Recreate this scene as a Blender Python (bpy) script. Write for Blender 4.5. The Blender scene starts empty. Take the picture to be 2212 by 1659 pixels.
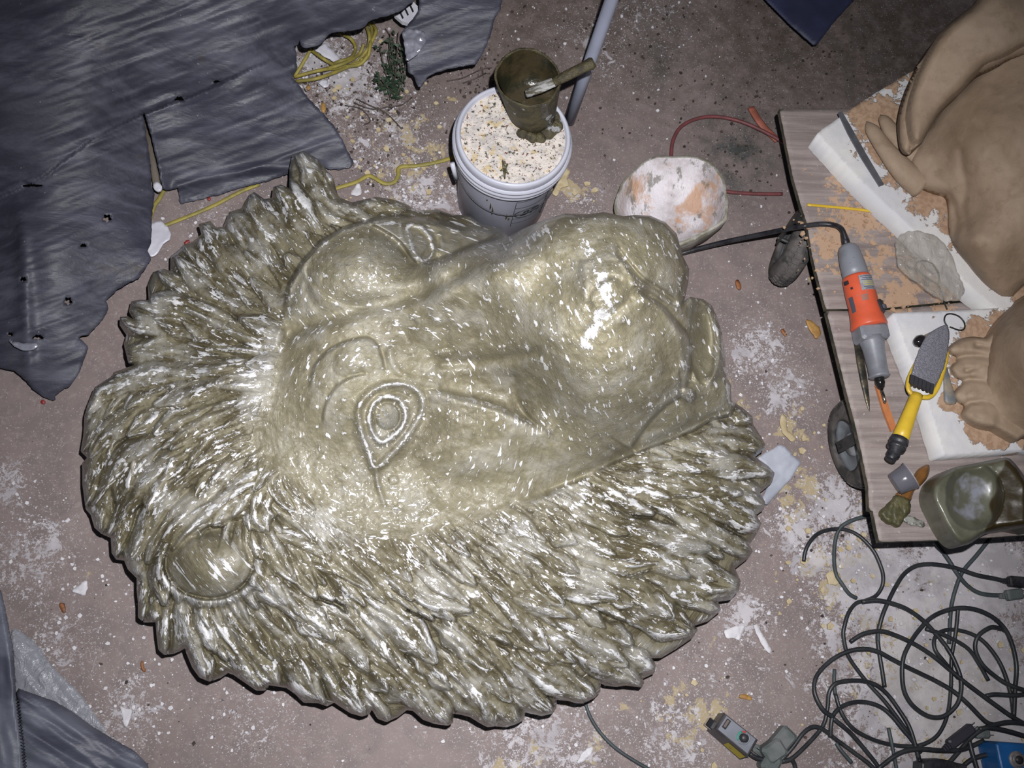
import bpy, math, random
import numpy as np
from mathutils import Vector, Matrix
SC = bpy.context.scene
COL = SC.collection
# ---------------------------------------------------------------- camera
F = 2150.0
H = 2.72
_d = np.array([-236.0, -657.0, -2150.0]); _d /= np.linalg.norm(_d)
ZC = -_d
YC = np.array([0, 1.0, 0]) - ZC[1] * ZC; YC /= np.linalg.norm(YC)
XC = np.cross(YC, ZC)
R = np.array([XC, YC, ZC])
cam = bpy.data.objects.new('camera', bpy.data.cameras.new('camera')); COL.objects.link(cam)
cam.data.sensor_width = 36.0; cam.data.lens = 36.0 * F / 2212.0
cam.data.clip_start = 0.05; cam.data.clip_end = 60
cam.matrix_world = Matrix.Translation((0, 0, H)) @ Matrix([list(r) for r in R]).to_4x4()
SC.camera = cam
# ---------------------------------------------------------------- light
W = bpy.data.worlds.new('world'); SC.world = W; W.use_nodes = True
bg = W.node_tree.nodes['Background']; bg.inputs[0].default_value = (0.75, 0.82, 1.0, 1); bg.inputs[1].default_value = 0.04
fl = bpy.data.lights.new('camera_flash', 'SPOT'); fl.energy = 440; fl.shadow_soft_size = 0.014
fl.color = (1.0, 0.985, 1.0); fl.spot_size = math.radians(84); fl.spot_blend = 1.0
flo = bpy.data.objects.new('camera_flash', fl); COL.objects.link(flo)
off = Vector((R @ np.array([0.085, 0.130, 0.0])).tolist())
flo.location = Vector((0, 0, H)) + off
_aim = Vector((R @ np.array([(1000 - 1106) / F, -(960 - 829.5) / F, -1.0])).tolist())
flo.rotation_euler = _aim.to_track_quat('-Z', 'Y').to_euler()
vs = SC.view_settings; vs.view_transform = 'Standard'; vs.look = 'None'; vs.gamma = 1; vs.use_curve_mapping = False; vs.exposure = 0.0

# ---------------------------------------------------------------- helpers
def P(px, py, z=0.0):
    "world point at height z that the lens sees at pixel (px,py)"
    px = np.asarray(px, float); py = np.asarray(py, float); z = np.asarray(z, float) + 0 * px
    c = np.stack([(px - 1106) / F, -(py - 829.5) / F, -1.0 + 0 * px], -1)
    w = c @ R.T
    t = (z - H) / w[..., 2]
    return np.stack([w[..., 0] * t, w[..., 1] * t, z], -1)
def V(px, py, z=0.0): return Vector(P(px, py, z).tolist())
rng = np.random.default_rng(7)

def hsh(ix, iy, s):
    n = (ix.astype(np.int64) * 374761393 + iy.astype(np.int64) * 668265263 + s * 974711) & 0x7fffffff
    n = ((n ^ (n >> 13)) * 1274126177) & 0x7fffffff
    n = n ^ (n >> 16)
    return (n & 0xffff) / 65535.0
def vn(x, y, s=0):
    x = np.asarray(x, float); y = np.asarray(y, float)
    ix = np.floor(x); iy = np.floor(y); fx = x - ix; fy = y - iy
    fx = fx * fx * (3 - 2 * fx); fy = fy * fy * (3 - 2 * fy)
    a = hsh(ix, iy, s); b = hsh(ix + 1, iy, s); c = hsh(ix, iy + 1, s); d = hsh(ix + 1, iy + 1, s)
    return (a * (1 - fx) + b * fx) * (1 - fy) + (c * (1 - fx) + d * fx) * fy * 1.0 - 0.5
def fbm(x, y, s=0, o=3):
    r = 0; a = 1.0
    for i in range(o): r = r + a * vn(x * 2 ** i, y * 2 ** i, s + i * 17); a *= 0.5
    return r
def sm(a, b, x):
    t = np.clip((x - a) / (b - a), 0, 1); return t * t * (3 - 2 * t)

def tps(pts, X, Y):
    pts = np.array(pts, float); n = len(pts); S = 500.0
    px, py = pts[:, 0] / S, pts[:, 1] / S
    def U(r2): return 0.5 * r2 * np.log(r2 + 1e-12)
    K = U((px[:, None] - px) ** 2 + (py[:, None] - py) ** 2) + np.eye(n) * 1e-3
    Q = np.stack([np.ones(n), px, py], 1)
    A = np.block([[K, Q], [Q.T, np.zeros((3, 3))]])
    w = np.linalg.solve(A, np.concatenate([pts[:, 2], np.zeros(3)]))
    x = X / S; y = Y / S; r = w[n] + w[n + 1] * x + w[n + 2] * y
    for i in range(n): r = r + w[i] * U((x - px[i]) ** 2 + (y - py[i]) ** 2)
    return r
def cat(pts, n=6, closed=False):
    p = np.array(pts, float); out = []; N = len(p)
    if N < 3: return p
    rngs = range(N if closed else N - 1)
    for i in rngs:
        if closed: p0, p1, p2, p3 = p[(i - 1) % N], p[i], p[(i + 1) % N], p[(i + 2) % N]
        else: p0 = p[i - 1] if i else 2 * p[0] - p[1]; p1 = p[i]; p2 = p[i + 1]; p3 = p[i + 2] if i + 2 < N else 2 * p[-1] - p[-2]
        for k in range(n):
            t = k / n
            out.append(0.5 * (2 * p1 + (p2 - p0) * t + (2 * p0 - 5 * p1 + 4 * p2 - p3) * t * t + (3 * p1 - p0 - 3 * p2 + p3) * t ** 3))
    if not closed: out.append(p[-1])
    return np.array(out)
def dpoly(X, Y, pts, closed=False, extra=None):
    "distance, arclength param 0..1, side sign (and interpolated extra) of nearest polyline point"
    p = np.array(pts, float)
    if closed: p = np.vstack([p, p[:1]])
    seg = np.hypot(*(p[1:, :2] - p[:-1, :2]).T); L = np.concatenate([[0], np.cumsum(seg)]); tot = L[-1]
    D = np.full(X.shape, 1e9); T = np.zeros(X.shape); Sg = np.zeros(X.shape); E = np.zeros(X.shape)
    NX = np.zeros(X.shape); NY = np.zeros(X.shape)
    ex = None
    if extra is not None:
        ex = np.array(extra, float)
        if closed: ex = np.append(ex, ex[0])
    for i in range(len(p) - 1):
        ax, ay = p[i, :2]; bx, by = p[i + 1, :2]; dx, dy = bx - ax, by - ay; l2 = dx * dx + dy * dy + 1e-9
        t = np.clip(((X - ax) * dx + (Y - ay) * dy) / l2, 0, 1)
        qx = ax + t * dx; qy = ay + t * dy; d = np.hypot(X - qx, Y - qy)
        m = d < D
        D = np.where(m, d, D); T = np.where(m, (L[i] + t * seg[i]) / tot, T)
        Sg = np.where(m, np.sign(dx * (Y - ay) - dy * (X - ax)), Sg)
        NX = np.where(m, qx, NX); NY = np.where(m, qy, NY)
        if ex is not None: E = np.where(m, ex[i] * (1 - t) + ex[i + 1] * t, E)
    return D, T, Sg, E, NX, NY
def inside(X, Y, pts):
    p = np.array(pts, float); r = np.zeros(X.shape, bool); n = len(p)
    for i in range(n):
        x1, y1 = p[i, :2]; x2, y2 = p[(i + 1) % n, :2]
        if y1 == y2: continue
        c = ((y1 > Y) != (y2 > Y)) & (X < (x2 - x1) * (Y - y1) / (y2 - y1) + x1); r ^= c
    return r

def mesh(name, verts, faces, mat=None, parent=None, smooth=True, attrs=None, normals=None, uv=None):
    verts = np.asarray(verts, float).reshape(-1, 3)
    me = bpy.data.meshes.new(name)
    if isinstance(faces, np.ndarray):
        k = faces.shape[1]; nf = len(faces)
        me.vertices.add(len(verts)); me.vertices.foreach_set('co', verts.ravel())
        me.loops.add(nf * k); me.loops.foreach_set('vertex_index', faces.ravel().astype(np.int32))
        me.polygons.add(nf); me.polygons.foreach_set('loop_start', np.arange(0, nf * k, k, dtype=np.int32))
        me.update(calc_edges=True)
    else:
        me.from_pydata(verts.tolist(), [], faces); me.update()
    me.polygons.foreach_set('use_smooth', [smooth] * len(me.polygons))
    for k, a in (attrs or {}).items():
        at = me.attributes.new(k, 'FLOAT', 'POINT'); at.data.foreach_set('value', np.asarray(a, np.float32))
    if uv is not None:
        at = me.attributes.new('flow', 'FLOAT_VECTOR', 'POINT'); at.data.foreach_set('vector', np.asarray(uv, np.float32).ravel())
    if normals is not None: me.normals_split_custom_set_from_vertices(np.asarray(normals).tolist())
    if mat: me.materials.append(mat)
    o = bpy.data.objects.new(name, me); COL.objects.link(o)
    if parent is not None: o.parent = parent
    return o
def thing(name, label, catg, group=None, loc=(0, 0, 0)):
    o = bpy.data.objects.new(name, None); COL.objects.link(o); o.location = loc; o.empty_display_size = 0.1
    return tag(o, label, catg, group)
def tag(o, label, catg, group=None, kind=None):
    o['label'] = label; o['category'] = catg
    if group: o['group'] = group
    if kind: o['kind'] = kind
    return o
def rebase(o):
    "put the Empty at the base of its parts and keep the parts where they are"
    ch = [c for c in bpy.data.objects if c.parent == o and c.type == 'MESH']
    if not ch: return o
    a = np.vstack([np.array([v.co[:] for v in c.data.vertices][::7] or [(0, 0, 0)]) for c in ch])
    b = Vector(((a[:, 0].min() + a[:, 0].max()) / 2, (a[:, 1].min() + a[:, 1].max()) / 2, a[:, 2].min()))
    o.location = b
    for c in ch: c.location = -b
    return o

class MB:
    def __init__(s): s.v = []; s.f = []
    def add(s, v, f):
        b = len(s.v); s.v += [tuple(map(float, q)) for q in v]; s.f += [tuple(b + i for i in q) for q in f]; return s
    def build(s, name, mat, parent=None, smooth=True, **k): return mesh(name, s.v, s.f, mat, parent, smooth, **k)
def tube(pts, r, n=10, mb=None, cap=True, flat=1.0):
    mb = mb or MB(); p = np.array(pts, float); N = len(p)
    rr = np.broadcast_to(np.array(r, float), (N,)) if np.ndim(r) == 0 else np.interp(np.linspace(0, 1, N), np.linspace(0, 1, len(r)), r)
    tg = np.gradient(p, axis=0); tg /= np.linalg.norm(tg, axis=1)[:, None] + 1e-12
    u = np.cross(tg[0], [0, 0, 1.0]);
    if np.linalg.norm(u) < 1e-3: u = np.cross(tg[0], [0, 1.0, 0])
    u /= np.linalg.norm(u); v = []
    for i in range(N):
        u = u - tg[i] * (u @ tg[i]); u /= np.linalg.norm(u) + 1e-12; w = np.cross(tg[i], u)
        for k in range(n):
            a = 2 * math.pi * k / n; v.append(p[i] + rr[i] * (math.cos(a) * u + flat * math.sin(a) * w))
    f = [(i * n + k, i * n + (k + 1) % n, (i + 1) * n + (k + 1) % n, (i + 1) * n + k) for i in range(N - 1) for k in range(n)]
    if cap: f += [tuple(range(n))[::-1], tuple((N - 1) * n + k for k in range(n))]
    return mb.add(v, f)
def lathe(prof, M, n=48, mb=None, wob=None, cap=False):
    "prof: (r,z); M: 4x4 placing the axis"
    mb = mb or MB(); v = []
    for j, (r, z) in enumerate(prof):
        for k in range(n):
            a = 2 * math.pi * k / n; rr = r * (1 + (wob(a, j) if wob else 0))
            v.append((M @ Vector((rr * math.cos(a), rr * math.sin(a), z)))[:])
    m = len(prof)
    f = [(j * n + k, j * n + (k + 1) % n, (j + 1) * n + (k + 1) % n, (j + 1) * n + k) for j in range(m - 1) for k in range(n)]
    if cap and prof[0][0] > 1e-6: f.append(tuple(range(n))[::-1])
    if cap and prof[-1][0] > 1e-6 and prof[-1][0] != prof[0][0]: f.append(tuple((m - 1) * n + k for k in range(n)))
    return mb.add(v, f)
def prism(poly, z1, z0, mb=None, bev=0.0):
    "poly: world xy list (ccw or cw); optional bevel"
    mb = mb or MB(); p = np.array(poly, float)[:, :2]; n = len(p)
    area = 0.5 * np.sum(p[:, 0] * np.roll(p[:, 1], -1) - np.roll(p[:, 0], -1) * p[:, 1])
    if area < 0: p = p[::-1]
    rings = []
    if bev > 0:
        c = p.mean(0); e = np.roll(p, -1, 0) - p; e /= np.linalg.norm(e, axis=1)[:, None] + 1e-9
        nrm = np.stack([-e[:, 1], e[:, 0]], 1); q = nrm + np.roll(nrm, 1, 0); q /= np.linalg.norm(q, axis=1)[:, None] + 1e-9
        rings = [(p, z0), (p, z1 - bev), (p + q * bev * 0.35, z1 - bev * 0.35), (p + q * bev, z1)]
    else: rings = [(p, z0), (p, z1)]
    v = []
    for q, z in rings: v += [(a, b, z) for a, b in q]
    f = [(j * n + k, j * n + (k + 1) % n, (j + 1) * n + (k + 1) % n, (j + 1) * n + k) for j in range(len(rings) - 1) for k in range(n)]
    f += [tuple(range(n))[::-1], tuple((len(rings) - 1) * n + k for k in range(n))]
    return mb.add(v, f)
def pprism(px, z1, z0, **k): return prism([P(x, y, z1)[:2] for x, y in px], z1, z0, **k)
def box(M, sx, sy, sz, mb=None, bev=0.0):
    mb = mb or MB(); b = bev
    def ring(x, y, z): return [(-x + b, -y, z), (x - b, -y, z), (x, -y + b, z), (x, y - b, z), (x - b, y, z), (-x + b, y, z), (-x, y - b, z), (-x, -y + b, z)]
    X, Y, Z = sx / 2, sy / 2, sz / 2
    if b <= 0:
        v = [(x * X, y * Y, z * Z) for z in (-1, 1) for x, y in ((-1, -1), (1, -1), (1, 1), (-1, 1))]
        f = [(3, 2, 1, 0), (4, 5, 6, 7), (0, 1, 5, 4), (1, 2, 6, 5), (2, 3, 7, 6), (3, 0, 4, 7)]
    else:
        rs = [ring(X - b, Y - b, -Z), ring(X, Y, -Z + b), ring(X, Y, Z - b), ring(X - b, Y - b, Z)]
        v = sum(rs, []); f = [(j * 8 + k, j * 8 + (k + 1) % 8, (j + 1) * 8 + (k + 1) % 8, (j + 1) * 8 + k) for j in range(3) for k in range(8)]
        f += [tuple(range(8))[::-1], tuple(24 + k for k in range(8))]
    return mb.add([(M @ Vector(q))[:] for q in v], f)
def frame(o, xdir, up=(0, 0, 1)):
    x = Vector(xdir).normalized(); z = Vector(up) - x * Vector(up).dot(x); z.normalize(); y = z.cross(x)
    m = Matrix((x, y, z)).transposed().to_4x4(); m.translation = Vector(o); return m
def axis(o, d):
    "matrix whose z axis points along d"
    m = Vector(d).normalized().to_track_quat('Z', 'Y').to_matrix().to_4x4(); m.translation = Vector(o); return m

# ---------------------------------------------------------------- materials
class N:
    def __init__(s, name):
        s.m = bpy.data.materials.new(name); s.m.use_nodes = True; s.t = s.m.node_tree; s.t.nodes.clear()
        s.out = s.n('ShaderNodeOutputMaterial'); s.b = s.n('ShaderNodeBsdfPrincipled'); s.l(s.b.outputs[0], s.out.inputs[0])
    def n(s, t, **k):
        x = s.t.nodes.new(t)
        for a, b in k.items(): setattr(x, a, b)
        return x
    def l(s, a, b): s.t.links.new(a, b)
    def set(s, sock, v):
        if hasattr(v, 'is_linked') or hasattr(v, 'links'): s.l(v, sock)
        else: sock.default_value = v
    def tc(s): 
        if not hasattr(s, '_tc'): s._tc = s.n('ShaderNodeNewGeometry').outputs['Position']
        return s._tc
    def map(s, vec, scale=(1, 1, 1), rot=(0, 0, 0), loc=(0, 0, 0)):
        m = s.n('ShaderNodeMapping'); s.l(vec, m.inputs[0]); m.inputs[3].default_value = scale; m.inputs[2].default_value = rot; m.inputs[1].default_value = loc; return m.outputs[0]
    def noise(s, vec, scale, det=3, rough=0.55, dist=0.0):
        m = s.n('ShaderNodeTexNoise'); s.l(vec, m.inputs['Vector']); m.inputs['Scale'].default_value = scale; m.inputs['Detail'].default_value = det; m.inputs['Roughness'].default_value = rough; m.inputs['Distortion'].default_value = dist; return m.outputs[0]
    def vor(s, vec, scale, feat='F1', out='Distance'):
        m = s.n('ShaderNodeTexVoronoi', feature=feat); s.l(vec, m.inputs['Vector']); m.inputs['Scale'].default_value = scale; return m.outputs[out]
    def ramp(s, f, a, b, lo=0.0, hi=1.0):
        m = s.n('ShaderNodeMapRange', interpolation_type='SMOOTHSTEP'); s.set(m.inputs[0], f)
        for i, v in ((1, a), (2, b), (3, lo), (4, hi)): m.inputs[i].default_value = v
        return m.outputs[0]
    def math(s, op, a, b=0.0, c=0.0):
        m = s.n('ShaderNodeMath', operation=op); s.set(m.inputs[0], a); s.set(m.inputs[1], b)
        if len(m.inputs) > 2: s.set(m.inputs[2], c)
        return m.outputs[0]
    def mix(s, f, a, b):
        m = s.n('ShaderNodeMix', data_type='RGBA'); s.set(m.inputs[0], f)
        s.set(m.inputs[6], a if hasattr(a, 'links') else (*a, 1)); s.set(m.inputs[7], b if hasattr(b, 'links') else (*b, 1)); return m.outputs[2]
    def attr(s, name, o='Fac'):
        m = s.n('ShaderNodeAttribute'); m.attribute_name = name; return m.outputs[o]
    def bump(s, h, st=0.5, dist=0.01, prev=None):
        m = s.n('ShaderNodeBump'); s.l(h, m.inputs['Height']); m.inputs['Strength'].default_value = st; m.inputs['Distance'].default_value = dist
        if prev is not None: s.l(prev, m.inputs['Normal'])
        return m.outputs[0]
    def fin(s, col, rough=0.6, nrm=None, metal=0.0, spec=0.5, coat=0.0, coatr=0.1, trans=0.0, alpha=None, sub=0.0):
        b = s.b.inputs
        s.set(b['Base Color'], col if hasattr(col, 'links') else (*col, 1)); s.set(b['Roughness'], rough); s.set(b['Metallic'], metal)
        b['Specular IOR Level'].default_value = spec; b['Coat Weight'].default_value = coat; b['Coat Roughness'].default_value = coatr
        b['Transmission Weight'].default_value = trans
        if alpha is not None: s.set(b['Alpha'], alpha)
        if nrm is not None: s.l(nrm, b['Normal'])
        return s.m
def mat(name, c1, c2=None, rough=0.6, sc=20, bs=0.3, bsc=None, bd=0.004, lo=0.4, hi=0.6, spec=0.5, metal=0.0, coat=0.0, coatr=0.1, stretch=(1, 1, 1), rot=0.0, dirt=None, trans=0.0):
    n = N(name); v = n.map(n.tc(), stretch, (0, 0, rot)); c = c1
    if c2: c = n.mix(n.ramp(n.noise(v, sc, 4), lo, hi), c1, c2)
    if dirt: c = n.mix(n.ramp(n.noise(n.tc(), dirt[1], 5, 0.7), dirt[2], dirt[2] + 0.06), c, dirt[0])
    b = n.bump(n.noise(v, bsc or sc * 4, 3), bs, bd) if bs else None
    return n.fin(c, rough, b, metal, spec, coat, coatr, trans)
# ---------------------------------------------------------------- floor
def m_floor():
    n = N('painted_floor'); p = n.tc()
    a = n.noise(p, 1.7, 3); b = n.noise(p, 9, 5, 0.65); c = n.noise(p, 70, 4, 0.7); d = n.noise(p, 260, 2)
    col = n.mix(n.ramp(a, .35, .65), (.20, .158, .152), (.235, .19, .182))
    col = n.mix(n.ramp(b, .42, .62, 0, .55), col, (.155, .13, .128))
    col = n.mix(n.ramp(c, .52, .66, 0, .55), col, (.30, .25, .235))
    col = n.mix(n.ramp(n.noise(p, 38, 4, .7), .66, .72, 0, .8), col, (.05, .055, .055))
    oil = n.attr('oil'); col = n.mix(n.math('MULTIPLY', oil, n.ramp(n.noise(p, 14, 5, .7), .35, .65)), col, (.045, .055, .055))
    dirt = n.attr('soil'); col = n.mix(n.math('MULTIPLY', dirt, n.ramp(n.noise(p, 22, 5, .7), .3, .65, .25, 1)), col, (.075, .058, .046))
    yel = n.attr('foam'); ym = n.ramp(n.math('ADD', n.math('MULTIPLY', yel, .24), n.noise(p, 15, 5, .65, .4)), .69, .74)
    col = n.mix(n.math('MULTIPLY', ym, .75), col, (.42, .34, .19))
    pl = n.attr('plaster')
    m1 = n.ramp(n.math('ADD', n.math('MULTIPLY', pl, .21), n.noise(p, 19, 7, .75, .5)), .70, .735)
    m2 = n.ramp(n.math('ADD', n.math('MULTIPLY', pl, .20), n.noise(p, 75, 5, .7)), .70, .735)
    m3 = n.ramp(n.math('ADD', n.math('MULTIPLY', pl, .09), n.noise(p, 230, 2, .6)), .655, .70)
    m = n.math('MAXIMUM', n.math('MULTIPLY', m1, .8), n.math('MAXIMUM', n.math('MULTIPLY', m2, .8), n.math('MULTIPLY', m3, .7)))
    col = n.mix(m, col, n.mix(n.ramp(b, .4, .6), (.40, .385, .41), (.56, .54, .57)))
    h = n.math('ADD', n.math('MULTIPLY', c, .5), n.math('MULTIPLY', m1, .6))
    nr = n.bump(h, .35, .004, n.bump(n.noise(p, 3.2, 3, .6, 1.2), .35, .03))
    return n.fin(col, .62, nr, spec=.3)
g = np.linspace(-3.6, 3.6, 361); GX, GY = np.meshgrid(g + 0.3, g + 0.9)
def blobs(lst):
    r = np.zeros(GX.shape)
    for x, y, rad, a in lst:
        q = P(x, y, 0); r = np.maximum(r, a * np.exp(-((GX - q[0]) ** 2 + (GY - q[1]) ** 2) / (2 * (rad / 780.0) ** 2)))
    return r.ravel()
pl = blobs([(1640, 760, 70, 1), (1700, 850, 60, 1), (1600, 740, 30, 1), (1800, 1090, 70, 1.2), (1720, 1150, 60, 1.1), (1770, 1200, 70, 1.1), (1900, 1260, 120, 1.5), (2100, 1230, 110, 2.0),
            (2060, 1400, 170, 1.6), (1960, 1520, 160, 1.3), (2150, 1560, 140, 1.7), (1810, 1380, 60, 1.1), (1610, 1330, 60, 1), (1470, 1600, 90, .9), (1180, 1600, 130, .9),
            (760, 180, 120, 1), (700, 130, 70, 1.3), (850, 300, 110, .8), (900, 420, 90, .9), (1000, 440, 60, .8), (1400, 30, 100, .6), (60, 1200, 80, .9), (120, 1400, 90, .7), (270, 1540, 55, 1),
            (340, 1250, 50, .6), (10, 1040, 40, 1), (1290, 100, 100, .6), (1560, 1480, 200, .5), (460, 480, 70, .6), (1250, 430, 60, .7), (560, 1560, 80, .6), (2020, 1100, 90, 1)])
fo = blobs([(1700, 920, 40, 1.1), (1720, 1060, 50, 1.1), (1800, 1240, 60, 1.1), (1850, 1180, 60, .9), (1990, 1430, 120, 1.3), (2060, 1540, 110, 1.5), (1500, 1540, 60, .9), (1590, 870, 40, 1),
            (1010, 360, 50, .8), (890, 330, 100, .8), (2030, 1270, 40, 1), (1120, 1650, 60, .8), (1300, 1590, 60, .7), (1230, 400, 30, 1.2)])
oil = blobs([(1600, 320, 75, 1), (1560, 290, 50, .9), (1420, 130, 60, .6), (1700, 120, 80, .4), (1900, 100, 150, .6), (1590, 380, 50, .8), (1410, 30, 60, .5)])
so = blobs([(1700, 60, 260, .9), (1950, 100, 240, 1.0), (1350, 60, 220, .7), (1150, 40, 200, .7), (900, 200, 140, .55), (1550, 130, 200, .5), (1500, 330, 150, .25)])
ii = np.arange(360 * 361).reshape(360, 361)[:, :360]; q = np.stack([ii, ii + 1, ii + 362, ii + 361], -1).reshape(-1, 4)
fz = 0.004 * fbm(GX * 1.3, GY * 1.3, 5, 3).ravel() - 0.006
flo_ = mesh('floor', np.stack([GX.ravel(), GY.ravel(), fz], 1), q, m_floor(), attrs=dict(plaster=pl, foam=fo, oil=oil, soil=so)); flo_['kind'] = 'structure'

# ---------------------------------------------------------------- lion
OUT = [(735,427),(720,404),(720,382),(707,370),(688,344),(656,325),(631,335),(625,365),(625,407),(606,398),(590,404),(587,427),(571,430),(549,414),(536,423),(523,449),(495,458),(482,490),(466,490),(454,477),(428,484),(435,506),(416,522),(397,528),(381,544),(368,553),(368,585),(353,580),(330,588),(319,616),(321,648),(302,647),(283,651),(278,673),(288,690),(277,683),(259,684),(258,702),(273,724),(267,743),(277,784),(290,788),(269,796),(245,804),(242,812),(204,837),(188,877),(182,899),(180,940),(174,975),(188,989),(177,1000),(178,1048),(185,1100),(196,1113),(204,1140),(220,1154),(239,1162),(241,1195),(251,1209),(268,1211),(276,1230),(295,1249),(295,1277),(298,1302),(298,1334),(311,1345),(336,1344),(338,1372),(342,1404),(355,1415),(377,1412),(399,1400),(402,1410),(415,1442),(431,1464),(453,1473),(478,1464),(490,1453),(504,1458),(529,1475),(554,1492),(573,1492),(580,1480),(599,1483),(618,1486),(637,1499),(656,1518),(687,1519),(706,1526),(722,1518),(735,1527),(757,1541),(782,1548),(798,1543),(803,1533),(816,1553),(835,1560),(860,1549),(879,1534),(892,1536),(914,1555),(939,1564),(968,1568),(979,1561),(980,1542),(996,1544),(1015,1549),(1034,1561),(1053,1571),(1069,1569),(1094,1571),(1116,1564),(1132,1555),(1135,1539),(1148,1542),(1170,1547),(1192,1542),(1202,1530),(1203,1512),(1227,1514),(1243,1519),(1259,1520),(1284,1508),(1297,1495),(1298,1476),(1306,1481),(1332,1484),(1351,1481),(1385,1485),(1392,1476),(1389,1466),(1414,1454),(1417,1435),(1408,1422),(1427,1422),(1464,1400),(1496,1378),(1508,1360),(1500,1352),(1530,1342),(1558,1318),(1552,1300),(1578,1296),(1596,1276),(1600,1255),(1588,1228),(1615,1207),(1627,1190),(1618,1177),(1637,1150),(1645,1131),(1634,1112),(1650,1101),(1653,1085),(1642,1064),(1667,1044),(1674,1022),(1659,1006),(1631,987),(1650,973),(1653,960),(1645,944),(1627,917),(1626,900),(1604,881),(1580,865),(1579,831),(1570,815),(1566,768),(1560,720),(1551,689),(1538,660),(1519,646),(1490,641),(1477,655),(1481,638),(1487,610),(1489,581),(1475,553),(1468,528),(1462,505),(1437,480),(1405,466),(1373,464),(1348,467),(1304,458),(1269,463),(1221,461),(1177,474),(1126,496),(1098,512),(1083,493),(1040,485),(1015,466),(975,463),(945,452),(901,455),(880,442),(852,431),(812,425),(790,430),(760,437)]
HEAD = [(520,960,60),(545,880,50),(568,820,40),(592,770,26),(606,720,18),(612,670,12),(620,620,9),(650,568,7),(690,523,6),(740,492,5),(790,477,5),(830,468,6),(860,466,10),(920,470,16),(1000,486,20),(1060,492,14),(1098,500,5),(1170,455,5),(1230,440,5),(1300,440,5),(1400,445,5),(1460,480,5),(1500,570,5),(1505,630,5),(1560,640,5),(1600,780,5),(1595,860,5),(1578,898,4),(1540,906,4),(1500,930,4),(1440,955,4),(1400,970,4),(1330,1000,5),(1260,1035,9),(1200,1062,14),(1120,1100,28),(1000,1145,45),(900,1175,55),(800,1185,60),(720,1140,60),(640,1060,50),(570,1010,55)]
HH = [(560,960,.40),(600,870,.46),(620,780,.50),(640,1020,.38),(700,1100,.36),(800,1170,.34),(900,1160,.35),(1000,1120,.38),(1100,1080,.42),(1200,1040,.44),
      (680,760,.56),(740,800,.60),(720,880,.57),(690,960,.50),(760,740,.60),(820,780,.60),(840,900,.55),(780,920,.55),(800,1000,.49),(860,1050,.47),(900,900,.52),
      (960,900,.545),(1020,890,.565),(1100,905,.57),(1160,935,.555),(1000,980,.525),(1080,1000,.50),(1000,1050,.45),(1150,990,.50),(1220,980,.52),(1260,990,.50),
      (620,720,.50),(655,690,.53),(690,640,.575),(640,620,.53),(665,560,.55),(720,520,.56),(780,500,.56),(820,500,.55),(750,590,.63),(830,560,.60),(830,610,.62),(770,660,.59),
      (880,540,.52),(915,525,.50),(960,520,.47),(1020,505,.43),(1080,500,.40),(870,480,.47),(940,475,.44),
      (850,700,.60),(900,670,.64),(930,620,.67),(960,590,.68),(1000,640,.71),(1050,570,.73),(1100,540,.75),(1060,680,.70),(960,760,.60),(1000,790,.575),(1080,780,.63),
      (1100,650,.78),(1170,590,.83),(1170,500,.80),(1240,480,.83),(1240,560,.88),(1230,650,.89),(1180,720,.83),(1300,500,.86),(1310,560,.90),(1310,620,.93),(1290,680,.91),
      (1100,820,.60),(1150,870,.575),(1200,800,.76),(1250,760,.85),(1260,860,.74),(1220,920,.575),(1330,760,.86),(1400,700,.85),(1380,800,.80),(1440,760,.77),(1320,870,.73),(1300,950,.58),(1400,870,.68),(1460,830,.68),
      (1400,560,.86),(1360,500,.84),(1440,520,.78),(1470,600,.76),(1440,650,.80),(1480,720,.73),(1380,640,.89),
      (1515,680,.56),(1530,760,.54),(1550,820,.54),(1500,880,.52),(1430,925,.50),(1370,965,.48),(1560,870,.48),(1480,925,.46)]
MM = [(300,700,.20),(400,640,.25),(500,560,.26),(600,460,.24),(680,380,.22),(560,640,.34),(600,700,.42),(640,560,.34),(740,450,.28),(860,445,.26),(1000,470,.25),(1080,500,.26),
      (500,740,.36),(400,760,.27),(300,860,.25),(200,900,.17),(400,860,.34),(520,840,.44),(540,940,.42),(400,960,.36),(300,1000,.29),(200,1050,.17),(450,1050,.37),(540,1050,.40),(330,1130,.29),(260,1180,.20),(430,1160,.35),
      (330,1280,.22),(450,1330,.29),(450,1450,.19),(560,1280,.35),(560,1450,.22),(620,1160,.38),(700,1250,.36),(700,1400,.28),(800,1520,.19),(850,1300,.36),(850,1420,.29),(1000,1250,.38),(1000,1400,.31),(1000,1540,.19),
      (1150,1180,.38),(1200,1300,.34),(1200,1450,.25),(1300,1480,.18),(1300,1120,.36),(1350,1300,.30),(1400,1420,.19),(1450,1060,.32),(1500,1200,.27),(1550,1310,.18),(1600,1230,.18),(1560,980,.27),(1600,1080,.22),(1650,1020,.17),(1600,900,.20),(1650,960,.17),
      (260,720,.15),(330,600,.17),(430,500,.17),(540,430,.17),(650,340,.2)]
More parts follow.
